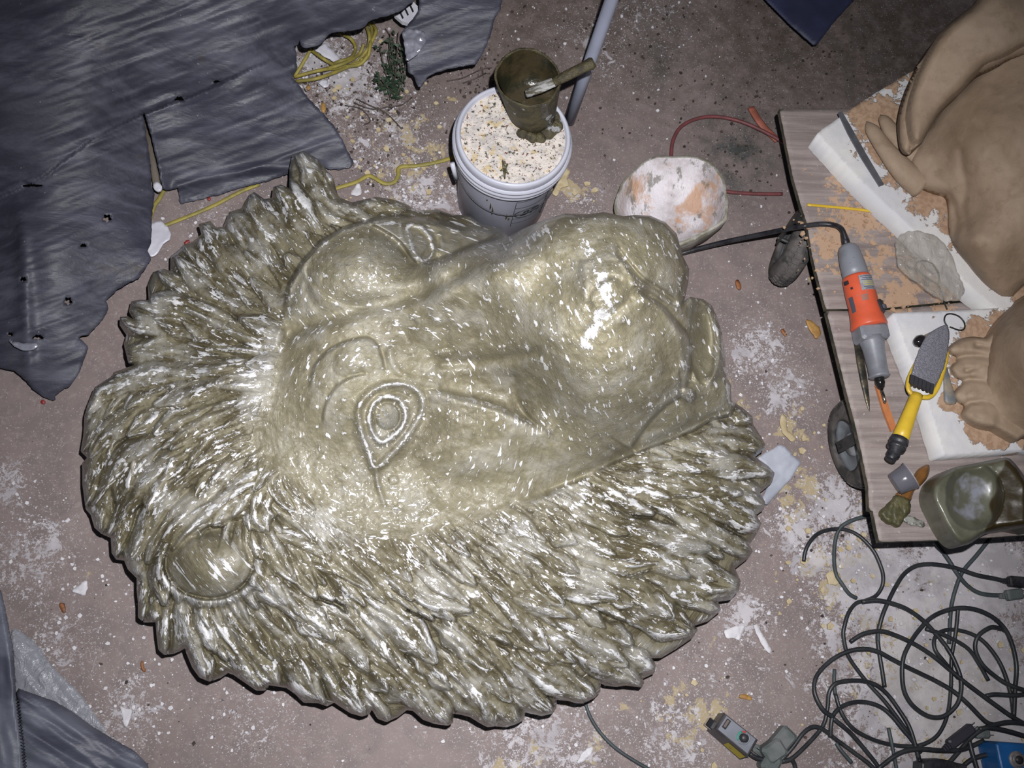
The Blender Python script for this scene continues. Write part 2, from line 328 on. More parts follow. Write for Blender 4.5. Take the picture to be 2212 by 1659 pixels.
FLOW = [(1400,1030,12),(1600,1000,18),(1560,930,25),(1600,1100,25),(1500,1150,28),(1300,1100,28),(1200,1150,32),(1550,1250,28),(1400,1300,33),(1300,1400,36),(1100,1250,38),(1100,1450,48),(950,1300,42),(1000,1500,50),(850,1450,50),(750,1250,46),(700,1400,46),(640,1130,44),(600,1300,48),(500,1400,56),(430,1400,68),(360,1350,85),(310,1280,100),(1250,1480,30),(1350,1450,25),
        (500,900,158),(400,850,165),(300,830,163),(220,880,115),(300,950,143),(400,1000,140),(230,1030,112),(480,1050,135),(350,1120,122),(220,1110,95),(300,1200,100),(340,1220,105),
        (500,770,183),(350,740,186),(280,700,190),(450,690,205),(350,640,212),(500,620,220),(400,580,228),(560,560,230),(460,500,235),(620,480,238),(560,430,240),(680,400,240),(740,440,205),(850,450,192),(1000,480,195)]
_fl = np.array(FLOW, float)
def flow(x, y):
    w = 1.0 / ((x - _fl[:, 0]) ** 2 + (y - _fl[:, 1]) ** 2 + 300) ** 1.5
    a = np.radians(_fl[:, 2]); return (w @ np.cos(a), w @ np.sin(a))
def trace(x, y, L, sgn=1, st=9.0, curl=0.0):
    o = [(x, y)]; a0 = 0
    for i in range(int(L / st)):
        u, v = flow(x, y); l = math.hypot(u, v) + 1e-9; a = math.atan2(v, u) + curl * (i / (L / st)); x += sgn * st * math.cos(a); y += sgn * st * math.sin(a); o.append((x, y))
    return o if sgn > 0 else o[::-1]

def m_lion():
    n = N('glossy_sculpting_coat'); p = n.tc(); fl_ = n.attr('flow', 'Vector'); rd = n.attr('ridge'); mn = n.attr('mane')
    s1 = n.map(fl_, (9, 27, 1)); s2 = n.map(fl_, (20, 50, 1)); s3 = n.map(fl_, (60, 125, 1)); s4 = n.map(fl_, (34, 84, 1))
    a = n.noise(p, 5, 4, .6); b = n.noise(p, 22, 5, .65)
    na = n.noise(s1, 1.0, 7, .72, .3); nb = n.noise(s2, 1.0, 6, .70, .3); nc = n.noise(s3, 1.0, 3, .6); nd = n.noise(s4, 1.0, 2, .5, .3)
    col = n.mix(n.ramp(a, .35, .65), (.150, .134, .086), (.216, .196, .130))
    col = n.mix(n.ramp(b, .45, .65, 0, .5), col, (.275, .25, .185))
    col = n.mix(n.math('MULTIPLY', n.ramp(na, .44, .56, 0, .85), mn), col, (.070, .056, .028))
    col = n.mix(n.ramp(nb, .50, .66, 0, .35), col, (.085, .074, .040))
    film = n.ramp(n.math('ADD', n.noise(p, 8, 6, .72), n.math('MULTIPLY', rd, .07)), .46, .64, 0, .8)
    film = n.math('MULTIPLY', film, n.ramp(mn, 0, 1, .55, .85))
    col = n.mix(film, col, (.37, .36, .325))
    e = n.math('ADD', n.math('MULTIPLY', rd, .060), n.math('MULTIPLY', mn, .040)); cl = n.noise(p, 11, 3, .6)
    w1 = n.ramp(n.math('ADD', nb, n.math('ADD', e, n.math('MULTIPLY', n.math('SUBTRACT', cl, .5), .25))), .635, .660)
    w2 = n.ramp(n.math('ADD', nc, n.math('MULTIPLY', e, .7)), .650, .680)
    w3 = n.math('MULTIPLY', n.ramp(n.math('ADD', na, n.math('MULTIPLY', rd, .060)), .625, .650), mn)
    w4 = n.ramp(n.math('ADD', nd, n.math('MULTIPLY', n.math('SUBTRACT', cl, .5), .35)), .650, .675)
    w5 = n.ramp(n.math('ADD', n.math('MULTIPLY', n.attr('coat'), .33), n.math('ADD', n.math('MULTIPLY', nb, .5), n.math('MULTIPLY', n.noise(p, 60, 4, .7), .5))), .725, .785, 0, .9)  # white plaster strokes, with painted glare on the nose
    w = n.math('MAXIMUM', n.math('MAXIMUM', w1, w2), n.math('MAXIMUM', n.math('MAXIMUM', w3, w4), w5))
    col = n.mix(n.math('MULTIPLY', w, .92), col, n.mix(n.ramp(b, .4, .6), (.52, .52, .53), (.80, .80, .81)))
    h = n.math('ADD', n.math('MULTIPLY', nb, .6), n.math('ADD', n.math('MULTIPLY', b, .5), n.math('MULTIPLY', w, .22)))
    nr = n.bump(n.noise(p, 170, 4, .65), .6, .0016, n.bump(h, .75, .008))
    ro = n.ramp(n.noise(p, 30, 4, .6), .35, .7, .30, .52)
    return n.fin(col, ro, nr, spec=.45, coat=.30, coatr=.12)
LION = m_lion()

def build_lion():
    S = 2.0
    gx = np.arange(166, 1682, S); gy = np.arange(318, 1580, S); X, Y = np.meshgrid(gx, gy); sh = X.shape
    ins = inside(X, Y, OUT); idx = np.where(ins.ravel())[0]
    x = X.ravel()[idx].copy(); y = Y.ravel()[idx].copy()
    ids = -np.ones(X.size, int); ids[idx] = np.arange(len(idx)); ids = ids.reshape(sh)
    Q = np.stack([ids[:-1, :-1], ids[1:, :-1], ids[1:, 1:], ids[:-1, 1:]], -1).reshape(-1, 4); Q = Q[(Q >= 0).all(1)]
    de, _, _, _, nx, ny = dpoly(x, y, OUT, True)
    # boundary edges
    E = np.vstack([Q[:, [0, 1]], Q[:, [1, 2]], Q[:, [2, 3]], Q[:, [3, 0]]]); key = np.sort(E, 1); kk = key[:, 0] * 10 ** 7 + key[:, 1]
    u, inv, cnt = np.unique(kk, return_inverse=True, return_counts=True); BE = E[cnt[inv] == 1]; bv = np.unique(BE)
    x[bv] = nx[bv]; y[bv] = ny[bv]; de[bv] = 0
    sm_out = cat([(a, b) for a, b in OUT], 1, True)
    # ---- mane base and locks
    M0 = tps(MM, x, y) + .045
    hp = [(a, b) for a, b, c in HEAD]; dh, _, _, bw, _, _ = dpoly(x, y, hp, True, [c for a, b, c in HEAD]); inh = inside(x, y, hp); sd = np.where(inh, dh, -dh)
    w = sm(-.35, .9, sd / bw)
    off = np.full(x.shape, -0.010); lab = np.zeros(x.shape, int); flx = np.stack([x / 800, y / 800, 0 * x], 1)
    rn = random.Random(11); L = []
    # a) tips on the rim, one lock per scallop
    tips = [(700,352),(645,330),(603,402),(550,418),(500,462),(437,488),(400,530),(345,585),(292,655),(263,690),(270,765),(235,815),(185,905),(178,972),(182,1085),(215,1148),(248,1203),(287,1248),(300,1338),(352,1410),(445,1468),(565,1490),(600,1482),(697,1522),(785,1546),(838,1558),(970,1565),(1060,1570),(1118,1562),(1190,1543),(1280,1508),(1384,1482),(1414,1445),(1500,1368),(1552,1318),(1597,1270),(1622,1195),(1643,1135),(1652,1092),(1672,1022),(1651,960),(1624,905)]
    for tx, ty in tips:
        L.append((trace(tx, ty, rn.uniform(190, 330), -1, curl=rn.uniform(-.2, .2)), rn.uniform(26, 40), 0.012, 1))
    # b) overlapping rows inwards
    for gy_ in range(330, 1600, 46):
        for gx_ in range(170, 1690, 50):
            sx = gx_ + rn.uniform(-17, 17) + (18 if (gy_ // 46) % 2 else 0); sy = gy_ + rn.uniform(-16, 16)
            ax = np.array([sx]); ay = np.array([sy])
            if not inside(ax, ay, OUT)[0]: continue
            ih = inside(ax, ay, hp)[0]; dd = dpoly(ax, ay, hp, True, [c for _, _, c in HEAD]); 
            if ih and dd[0][0] > dd[3][0] * .55: continue
            near = dpoly(ax, ay, OUT, True)[0][0]
            if near < 24 : continue
            if ((sx - 450) / 108) ** 2 + ((sy - 1218) / 88) ** 2 < 1: continue
            if rn.random() < .16: continue
            Ln = min(rn.uniform(110, 330), 90 + near * 1.6)
            L.append((trace(sx, sy, Ln, -1, curl=rn.uniform(-.35, .45)), rn.choice([rn.uniform(11, 20), rn.uniform(22, 44)]), min(.008 + near * .00005, .022), 2))
    # c) broad sweeping locks traced by eye
    hand = [[(590,782),(450,802),(320,812),(225,842),(190,890)],[(580,815),(440,835),(320,875),(235,935),(196,985)],[(572,850),(450,885),(345,935),(260,1000),(205,1085)],[(560,900),(465,935),(375,990),(295,1065),(238,1150)],
            [(553,940),(462,990),(392,1045),(335,1110),(285,1200)],[(552,975),(485,1025),(420,1085),(365,1140),(320,1210)],[(560,1020),(500,1060),(430,1115),(372,1165),(345,1235),(355,1300)],
            [(590,755),(490,705),(400,665),(300,655)],[(600,715),(525,665),(440,620),(385,560)],[(612,675),(565,612),(500,560),(440,510)],[(655,580),(615,525),(560,465),(540,425)],[(700,520),(668,465),(628,415),(600,402)],
            [(600,1030),(690,1130),(760,1230),(830,1300)],[(640,1060),(730,1160),(810,1240),(900,1320)],[(560,1060),(580,1130),(640,1200),(700,1260)],[(530,1100),(548,1180),(590,1260),(660,1340)],[(700,1120),(800,1210),(900,1270),(980,1330)],
            [(1230,1075),(1330,1130),(1420,1170),(1530,1185)],[(1130,1120),(1230,1180),(1340,1220),(1420,1215)],[(1350,1020),(1440,1050),(1540,1060),(1600,1065)],[(1420,990),(1520,1010),(1600,1010),(1660,1020)],[(1500,945),(1560,940),(1610,950),(1645,965)],
            [(950,1180),(1040,1240),(1130,1300),(1220,1330)],[(850,1190),(930,1260),(1010,1330),(1100,1390)],[(1040,1150),(1120,1200),(1210,1260),(1330,1290)],[(1560,880),(1590,885),(1620,905)]]
    hand += [[(640,1000),(583,1018),(515,1050),(456,1092),(400,1145),(372,1185)],[(600,1062),(557,1080),(500,1100),(465,1130)],[(552,1140),(608,1152),(669,1170),(720,1200)],[(575,1180),(620,1200),(670,1216),(735,1240)],[(520,1120),(518,1180),(537,1242),(568,1275)],
            [(573,1018),(659,1120),(735,1217),(800,1270)],[(608,1039),(710,1140),(811,1222),(888,1293)],[(735,1090),(837,1191),(913,1285),(1015,1320)],[(480,1340),(530,1400),(575,1478)],[(540,1310),(610,1390),(680,1500)],[(640,1340),(720,1430),(780,1530)],[(760,1380),(850,1460),(930,1555)],[(950,1420),(1030,1500),(1065,1560)],[(1080,1400),(1170,1470),(1265,1510)],[(1200,1340),(1300,1410),(1380,1470)],[(1300,1270),(1400,1340),(1480,1370)],[(1400,1220),(1500,1270),(1590,1275)]]
    for hcv in hand: L.append((cat(hcv, 8).tolist(), rn.uniform(20, 34), .016, 3))
    li = 0; names = []
    for pts, wd, lift, kind in L:
        pts = np.array(pts); li += 1; names.append(kind)
        bb = (x > pts[:, 0].min() - wd) & (x < pts[:, 0].max() + wd) & (y > pts[:, 1].min() - wd) & (y < pts[:, 1].max() + wd)
        ii_ = np.where(bb)[0]
        if len(ii_) == 0: continue
        d, t, sg, _, _, _ = dpoly(x[ii_], y[ii_], pts)
        rs = li * 13.7
        wp = wd * (0.45 + 0.55 * np.sin(np.clip(t * 1.25, 0, 1) * math.pi * .5)) * np.sqrt(np.clip(1 - np.clip((t - .62) / .40, 0, 1) ** 2.0, 0, 1)) * (1 + .12 * np.sin(t * 17 + rs))
        q_ = sg * d / np.maximum(wp, 1e-3); m = np.abs(q_) < 1
        amp = (.013 + .00055 * wd) * (1.15 if kind == 1 else 1)
        prof = (1 - np.clip(np.abs(q_), 0, 1) ** 2.2) ** .7
        LL_ = np.hypot(*np.diff(pts, axis=0).T).sum(); un = t * LL_ / 60.0; vq = q_ * wd
        st = (.0036 * np.cos(vq / 6.2 + 2.2 * vn(un * .7, vq / 35 + rs, li) * 3 + rs) + .0080 * vn(un * .6, vq / 13.0 + rs, li + 3) + .0030 * vn(un * 1.8, vq / 7.0 + rs, li + 9)) * sm(0, .35, 1 - np.abs(q_))
        tilt = .004 * q_ * (1 if (li % 3) else -1)
        zb = {1: -.006, 2: 0.0, 3: .008}[kind] + (li * 7919 % 13) * .0012 - .006
        o_ = zb + amp * prof * sm(-.05, .22, t) + lift * sm(.1, 1.0, t) * .8 + st + tilt - .006
        g_ = m & (o_ > off[ii_]); k_ = ii_[g_]
        off[k_] = o_[g_]; lab[k_] = li
        LL = np.hypot(*np.diff(pts, axis=0).T).sum() / 800
        flx[k_, 0] = (t * LL)[g_] + rs; flx[k_, 1] = (q_ * wd / 800)[g_]; flx[k_, 2] = rs * .37
    fade = 0.30 + .70 * sm(-10, 95, -sd + 30 * 0)
    mane = M0 + off * np.where(inh, .55, .55 + .45 * sm(0, 100, -sd)) * 1.3
    # ---- head
    hx = np.array([q[0] for q in HH], float); hy = np.array([q[1] for q in HH], float); hm_ = tps(MM, hx, hy) + .045; db = dpoly(hx, hy, hp, True, [c for a, b, c in HEAD])
    H2 = []
    for i, (a, b, c) in enumerate(HH):
        c = c if c < .5 else .5 + 1.18 * (c - .5)
        if db[3][i] >= 25:
            k = float(sm(95, 35, np.array(db[0][i]))); c = c * (1 - k) + (hm_[i] + .006) * k
        H2.append((a, b, c))
    for i in list(range(0, 5)) + list(range(35, 43)):
        a, b, c = HEAD[i % len(HEAD)]
        if c >= 25: H2.append((a, b, float((tps(MM, np.array([float(a)]), np.array([float(b)])) + .045)[0])))
    hd = tps(H2, x, y)
    def curve(pts, up, dn, Lu, Ld, soft=3.0, ends=.12):
        "side>0 (right of travel, y down) raised by up, other side lowered by dn"
        nonlocal hd
        p = cat(pts, 5); mrg = max(Lu, Ld) * 4
        b_ = (x > p[:, 0].min() - mrg) & (x < p[:, 0].max() + mrg) & (y > p[:, 1].min() - mrg) & (y < p[:, 1].max() + mrg); k = np.where(b_)[0]
        d, t, sg, _, _, _ = dpoly(x[k], y[k], p); e = sm(0, ends, t) * sm(0, ends, 1 - t); s_ = d * sg
        wt = 1 / (1 + np.exp(-s_ / soft * 1.8))
        hd[k] += 1.3 * e * (up * np.exp(-d / Lu) * wt - dn * np.exp(-d / Ld) * (1 - wt))
    def ridge(pts, a, wd_, closed=False, ends=.1):
        nonlocal hd
        p = cat(pts, 5, closed)
        if closed: p = np.vstack([p, p[:1]])
        b_ = (x > p[:, 0].min() - wd_ * 3) & (x < p[:, 0].max() + wd_ * 3) & (y > p[:, 1].min() - wd_ * 3) & (y < p[:, 1].max() + wd_ * 3); k = np.where(b_)[0]
        d, t, *_ = dpoly(x[k], y[k], p); e = 1 if closed else sm(0, ends, t) * sm(0, ends, 1 - t); hd[k] += 1.45 * a * e * np.exp(-(d / wd_) ** 2)
    def dome(cx, cy, rx, ry, rot, a, pw=.5, tgt=None):
        nonlocal hd
        c, s = math.cos(math.radians(rot)), math.sin(math.radians(rot)); u = ((x - cx) * c + (y - cy) * s) / rx; v = (-(x - cx) * s + (y - cy) * c) / ry
        r2 = u * u + v * v; hd = hd + a * np.clip(1 - r2, 0, 1) ** pw; return r2 < 1
    # far brow lobe, midline, bridge
    ridge([(590,748),(652,706),(717,682),(771,668),(825,655),(907,632),(988,592),(1030,570)], -.020, 19)
    ridge([(600,765),(660,728),(720,704),(780,688),(840,676),(915,655),(1000,615)], .004, 16)
    curve([(663,560),(662,594),(688,628),(744,660),(810,668)], -.0, .010, 10, 16)
    ridge([(700,600),(664,590),(655,560),(680,530)], .006, 14)
    ridge([(612,690),(628,640),(655,600),(668,640),(700,680)], -.006, 10)
    curve([(907,572),(893,561),(861,520),(820,493),(796,484)], .030, .035, 26, 20, 3)
    curve([(896,572),(961,558),(1029,530),(1094,512)], .060, .100, 60, 34, 3, .25)
    dome(912, 524, 30, 42, -28, .012); ridge([(880,492),(905,487),(928,512),(935,545),(915,562),(893,540)], .012, 6, True); dome(910, 528, 17, 24, -28, .014)
    ridge([(863,480),(872,515),(893,548)], .008, 5); ridge([(948,500),(955,530),(945,552)], .008, 7); ridge([(975,500),(990,525),(985,545)], -.004, 8)
    # bridge wrinkles, side groove
    ridge([(996,650),(968,680),(960,718),(967,762)], -.009, 14); ridge([(1040,640),(1022,690),(1026,740)], -.004, 12); ridge([(900,690),(880,720),(890,770)], -.005, 12)
    ridge([(930,790),(960,784),(1038,780),(1127,768),(1180,757)], -.013, 12); ridge([(820,700),(900,740),(940,790)], -.006, 18)
    # near brow
    curve([(668,850),(677,795),(721,750),(785,730),(813,744),(827,779),(832,812)], .010, .012, 26, 12, 3)
    curve([(696,925),(702,877),(721,842),(753,817),(800,806)], .008, .010, 20, 12, 3); dome(770, 775, 55, 40, -20, .014, 1)
    ridge([(840,745),(850,790),(890,820),(960,835)], .008, 10)
    # near eye
    ridge([(812,1010),(797,975),(782,937),(774,890),(786,862),(816,838),(864,829),(905,846),(912,885),(889,928),(864,962)], .014, 8, True)
    ridge([(826,955),(806,935),(798,900),(812,868),(838,856),(866,868),(876,900),(862,930)], .014, 7, True)
    ridge([(823,950),(812,925),(818,880)], -.004, 4); dome(837, 897, 40, 52, 12, -.016, .7); dome(837, 899, 27, 29, 0, .026, .5); ridge([(812,1012),(817,1050),(833,1095)], .006, 5); ridge([(825,860),(860,848),(890,862)], -.006, 4)
    ridge([(757,900),(762,950),(785,1000)], -.006, 9); ridge([(905,940),(880,985),(850,1020)], -.004, 9)
    dome(850, 1037, 12, 11, 0, .006); ridge([(905,1000),(940,1060),(960,1100)], -.003, 10)
    # cheekbone
    ridge([(910,862),(950,853),(994,858),(1040,868),(1085,883),(1149,915),(1200,942)], .009, 16); ridge([(960,822),(1030,826),(1105,848),(1160,882),(1205,925)], -.012, 30, ends=.35)
    ridge([(900,960),(960,1000),(1040,1010),(1120,990)], .005, 24); ridge([(950,940),(1020,960),(1090,940)], -.004, 20)
    curve([(900,838),(950,846),(994,857),(1040,868),(1085,883),(1149,915),(1205,948)], .024, .046, 80, 42, 7, .3)
    curve([(1215,950),(1175,928),(1140,898),(1118,860),(1108,825)], .022, .024, 55, 26, 6, .4)
    # muzzle, lip pads
    ridge([(1108,800),(1116,850),(1140,895),(1180,930)], -.012, 13); ridge([(1140,820),(1146,855),(1168,890)], .004, 14)
    curve([(1325,520),(1355,570),(1390,605),(1430,630),(1470,660)], .006, .016, 22, 20, 4); ridge([(1332,537),(1380,597),(1427,629),(1465,660)], -.018, 6, ends=.05)
    ridge([(1368,628),(1350,656),(1322,680),(1290,700),(1255,735)], -.008, 10); ridge([(1352,615),(1325,598),(1295,605),(1272,640),(1275,672)], -.006, 7); ridge([(1340,560),(1362,590),(1372,622)], .008, 9); ridge([(1262,560),(1268,620),(1272,660)], .007, 12); dome(1318, 630, 85, 90, 0, .014, 1)
    ridge([(1345,480),(1400,530),(1445,590),(1475,640)], .004, 18)
    curve([(1376,628),(1430,660),(1468,705),(1488,730),(1493,765),(1489,810),(1480,845)], .018, .075, 24, 20, 3, .1)
    ridge([(1376,645),(1420,665),(1460,715),(1474,760),(1470,810)], .007, 9); ridge([(1400,700),(1440,760),(1440,820)], -.004, 14)
    curve([(1474,858),(1461,861),(1431,881),(1393,922),(1358,973)], .028, .034, 26, 16, 2.5, .04); dome(1487, 852, 17, 15, 0, .028, .5)
    dome(1516, 742, 28, 92, -4, -.065, .7); ridge([(1510,652),(1537,665),(1553,705),(1557,752),(1545,805),(1515,830)], .018, 8)
    ridge([(1500,880),(1440,930),(1370,985)], .010, 16); ridge([(1573,885),(1500,918),(1400,960),(1300,1003),(1230,1040)], -.010, 10)
    ridge([(1280,940),(1310,970),(1350,985)], -.006, 10)
    hd += .006 * fbm(x / 60, y / 60, 3, 3) + .0022 * fbm(x / 12, y / 12, 9, 3)
    h = mane * (1 - w) + hd * w
    wht_glare = np.zeros(x.shape)
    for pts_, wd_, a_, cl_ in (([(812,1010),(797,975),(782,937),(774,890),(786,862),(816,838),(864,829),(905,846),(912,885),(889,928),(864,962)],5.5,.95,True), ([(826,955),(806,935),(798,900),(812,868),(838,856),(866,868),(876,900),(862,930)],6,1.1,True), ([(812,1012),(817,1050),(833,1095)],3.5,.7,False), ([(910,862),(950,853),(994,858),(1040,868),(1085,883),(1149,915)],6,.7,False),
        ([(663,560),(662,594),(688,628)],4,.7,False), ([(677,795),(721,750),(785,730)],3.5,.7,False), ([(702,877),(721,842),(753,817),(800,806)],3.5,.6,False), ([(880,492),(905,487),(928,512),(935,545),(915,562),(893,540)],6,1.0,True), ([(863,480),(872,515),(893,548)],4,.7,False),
        ([(1251,470),(1262,520),(1285,570),(1310,610)],16,.7,False), ([(1300,600),(1318,650),(1290,700),(1262,738)],22,.98,False), ([(1300,480),(1330,540),(1380,597),(1465,660)],6,.6,False), ([(1535,658),(1556,705),(1562,760),(1572,830),(1575,870)],6,.9,False), ([(1488,705),(1493,752),(1489,800)],4,.7,False), ([(1487,838),(1490,868)],10,.6,False), ([(828,888),(845,905)],9,.75,False), ([(855,885),(858,905)],4,.7,False), ([(905,960),(1000,980),(1060,960)],30,.32,False), ([(1225,1000),(1150,1040),(1250,1010)],16,.3,False), ([(1300,820),(1360,860),(1290,900)],36,.32,False), ([(600,1030),(560,1040),(500,1080)],12,.5,False), ([(450,1180),(500,1200),(520,1240)],30,.35,False),  # first two, on the nose: plaster white plus flash glare painted into the colour
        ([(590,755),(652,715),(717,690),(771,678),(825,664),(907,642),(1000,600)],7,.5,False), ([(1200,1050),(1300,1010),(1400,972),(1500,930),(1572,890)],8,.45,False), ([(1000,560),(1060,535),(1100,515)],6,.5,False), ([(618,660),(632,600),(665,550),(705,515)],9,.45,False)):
        c_ = cat(pts_, 4, cl_); c_ = np.vstack([c_, c_[:1]]) if cl_ else c_; dd_ = dpoly(x, y, c_)[0] + 7 * np.abs(vn(x / 9, y / 9, 5)) + 3 * vn(x / 22, y / 22, 6); wd_ *= 1.25; wht_glare = np.maximum(wht_glare, a_ * np.exp(-(dd_ / wd_) ** 2))
    # ear
    ux = (x - 452) / 96; uy = (y - 1216) / 76; cr, sr = math.cos(.22), math.sin(.22); a_, b_ = ux * cr + uy * sr, -ux * sr + uy * cr; re = a_ * a_ + b_ * b_
    ear = re < 1; we = np.where(ear, np.where(b_ > 0, 1.0, sm(1.0, .45, re + .0) * sm(-1.4, -.2, b_) + sm(-.3, 0, b_) * 0), 0); we = np.maximum(we, ear * sm(-.35, 0, b_))
    h = h * (1 - we) + we * (M0 + .020 + .070 * np.clip(1 - re, 0, 1) ** .5 + .003 * fbm(x / 20, y / 20, 4))
    rim = sm(1.0, 1.16, re) * sm(1.75, 1.25, re) * (b_ > -.35); h = h + np.where(~ear, .022 * rim, 0); groove = np.exp(-((re - 1.04) / .10) ** 2) * sm(-.2, .3, b_); h -= .012 * groove
    lab[ear] = 0
    # rim roll-off and noise
    rr = np.clip(de / 17.0, 0, 1); h = h - .055 * (1 - np.sqrt(1 - (1 - rr) ** 2)); h += .0018 * fbm(x / 9, y / 9, 21, 2)
    h = np.maximum(h, .06)
    co = P(x, y, h)
    # normals
    fn = np.cross(co[Q[:, 2]] - co[Q[:, 0]], co[Q[:, 3]] - co[Q[:, 1]]); vnm = np.zeros_like(co)
    for k in range(4): np.add.at(vnm, Q[:, k], fn)
    if vnm[:, 2].mean() < 0: Q = Q[:, ::-1]; vnm = -vnm; BE = BE[:, ::-1]
    vnm /= np.linalg.norm(vnm, axis=1)[:, None] + 1e-12
    # relief relative to the surroundings (edges that caught the white coat)
    def blur(a, r):
        g = np.zeros(sh); c = np.zeros(sh); g.ravel()[idx] = a; c.ravel()[idx] = 1
        for ax in (0, 1):
            for arr in (g, c):
                cs = np.cumsum(np.concatenate([np.zeros_like(np.take(arr, [0], ax)), arr], ax), ax); n_ = arr.shape[ax]
                hi_ = np.clip(np.arange(n_) + r + 1, 0, n_); lo_ = np.clip(np.arange(n_) - r, 0, n_)
                arr[:] = np.take(cs, hi_, ax) - np.take(cs, lo_, ax)
        return (g / np.maximum(c, 1)).ravel()[idx]
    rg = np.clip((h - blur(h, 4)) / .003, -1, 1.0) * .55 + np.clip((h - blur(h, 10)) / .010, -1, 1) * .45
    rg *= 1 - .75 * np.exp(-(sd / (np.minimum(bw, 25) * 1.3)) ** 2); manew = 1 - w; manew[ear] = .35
    # labels
    part = np.zeros(len(x), int)              # 0 mane base
    part = np.where(lab > 0, 100 + lab, part); part[ear] = 1; part[w > .5] = 2
    mz = inside(x, y, [(1098,500),(1060,560),(1030,660),(1030,780),(1105,800),(1115,860),(1160,915),(1215,950),(1260,1035),(1358,973),(1393,922),(1431,881),(1461,861),(1482,845),(1493,790),(1494,740),(1470,690),(1480,655),(1600,600),(1500,400),(1100,400)])
    part[mz & (w > .5)] = 3
    jw = inside(x, y, [(1482,845),(1461,861),(1431,881),(1393,922),(1358,973),(1260,1035),(1600,930),(1620,640),(1480,640),(1470,690),(1494,740),(1493,790)]); part[jw & (w > .5)] = 4
    nz = inside(x, y, [(1268,560),(1300,540),(1335,545),(1380,600),(1372,628),(1345,662),(1320,684),(1285,700),(1265,650)]); part[nz] = 5
    part[((x - 837) / 27) ** 2 + ((y - 899) / 29) ** 2 < 1] = 6
    c, s = math.cos(math.radians(-28)), math.sin(math.radians(-28)); part[(((x - 910) * c + (y - 528) * s) / 17) ** 2 + ((-(x - 910) * s + (y - 528) * c) / 24) ** 2 < 1] = 7
    # grain direction of the brushed coat, one field for every carved part
    d1 = np.hypot(x - 840, y - 900); d2 = np.hypot(x - 800, y - 560) + 60; c1_ = (d1 < d2)
    bz_ = inside(x, y, [(560,790),(652,713),(717,688),(771,674),(825,660),(907,638),(988,600),(1030,575),(1000,540),(900,565),(860,520),(796,482),(830,440),(600,440),(560,640)]); part[(part == 2) & bz_] = 8
    cx_ = np.where(part == 8, 800, 840); cy_ = np.where(part == 8, 560, 900)
    fu = np.abs(np.arctan2(y - cy_, x - cx_)) * 170 / 800; fv = np.hypot(x - cx_, y - cy_) / 800; mzz = (part >= 3) & (part <= 5)
    fu = np.where(mzz, (x * .42 + y * .9) / 800, fu); fv = np.where(mzz, (-x * .9 + y * .42) / 800, fv); hs = (w > .5) | (lab == 0)
    flx[hs] = np.stack([fu, fv, 0 * fu], 1)[hs]
    root = thing('lion_head_sculpture', 'large olive and white-flecked lion head sculpture lying face up on the floor', 'sculpture')
    nm = {0: 'mane', 1: 'ear', 2: 'face', 3: 'muzzle', 4: 'lower_jaw', 5: 'nose', 6: 'eye', 7: 'eye', 8: 'brow'}
    fp = part[Q[:, 0]]
    cnts = {k: (fp == k).sum() for k in np.unique(fp)}
    for k, c_ in cnts.items():
        if k >= 100 and c_ < 130: fp[fp == k] = 0
    # keep only the largest connected patch of every lock
    for k in np.unique(fp):
        if k < 100: continue
        fi = np.where(fp == k)[0]; pv = {}; par_ = list(range(len(fi)))
        def fd(a):
            while par_[a] != a: par_[a] = par_[par_[a]]; a = par_[a]
            return a
        seen = {}
        for a, q_ in enumerate(Q[fi].tolist()):
            for j in range(4):
                e_ = (min(q_[j], q_[j - 1]), max(q_[j], q_[j - 1]))
                if e_ in seen: par_[fd(a)] = fd(seen[e_])
                else: seen[e_] = a
        rt = np.array([fd(a) for a in range(len(fi))]); u_, c_ = np.unique(rt, return_counts=True); fp[fi[rt != u_[np.argmax(c_)]]] = 0
    cen = P(950, 1020, 0)[:2]
    for k in np.unique(fp):
        q4 = Q[fp == k]; us, inv = np.unique(q4, return_inverse=True); q4 = inv.reshape(q4.shape)
        vv_, nn_, at_ = co[us], vnm[us], dict(ridge=rg[us], mane=manew[us], coat=wht_glare[us]); uv_ = flx[us].copy()
        if k:
            q0_ = Q[fp == k]
            for j in (1, 2, 3): fo_ = part[q0_[:, j]] != k; uv_[q4[fo_, j]] = flx[q0_[fo_, 0]]
        if k == 0:   # add the undercut side wall down to the floor
            bvs = bv; m0 = len(us); nb_ = len(bvs); mp = {b: i for i, b in enumerate(bvs)}
            c0 = co[bvs]; dirv = c0[:, :2] - cen; dirv /= np.linalg.norm(dirv, axis=1)[:, None]
            a0 = c0.copy(); a1 = c0.copy(); a1[:, :2] -= dirv * .022; a1[:, 2] -= .045; a2 = c0.copy(); a2[:, :2] -= dirv * .05; a2[:, 2] = .0
            vv_ = np.vstack([vv_, a0, a1, a2]); o3 = np.concatenate([dirv, 0 * dirv[:, :1]], 1); nn_ = np.vstack([nn_, vnm[bvs], o3 + [0, 0, -.4], o3]); nn_ /= np.linalg.norm(nn_, axis=1)[:, None]
            at_ = {kk_: np.concatenate([v_, 0 * np.tile(bvs, 3)]) for kk_, v_ in at_.items()}; uv_ = np.vstack([uv_, np.tile(flx[bvs], (3, 1))])
            e0 = np.array([mp[a] for a in BE[:, 0]]); e1 = np.array([mp[a] for a in BE[:, 1]]); f_ = []
            for r_ in (0, 1): f_.append(np.stack([m0 + r_ * nb_ + e1, m0 + r_ * nb_ + e0, m0 + (r_ + 1) * nb_ + e0, m0 + (r_ + 1) * nb_ + e1], 1))
            q4 = np.vstack([q4] + f_)
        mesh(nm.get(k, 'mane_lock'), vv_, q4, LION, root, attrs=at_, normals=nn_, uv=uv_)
    rebase(root)
build_lion()
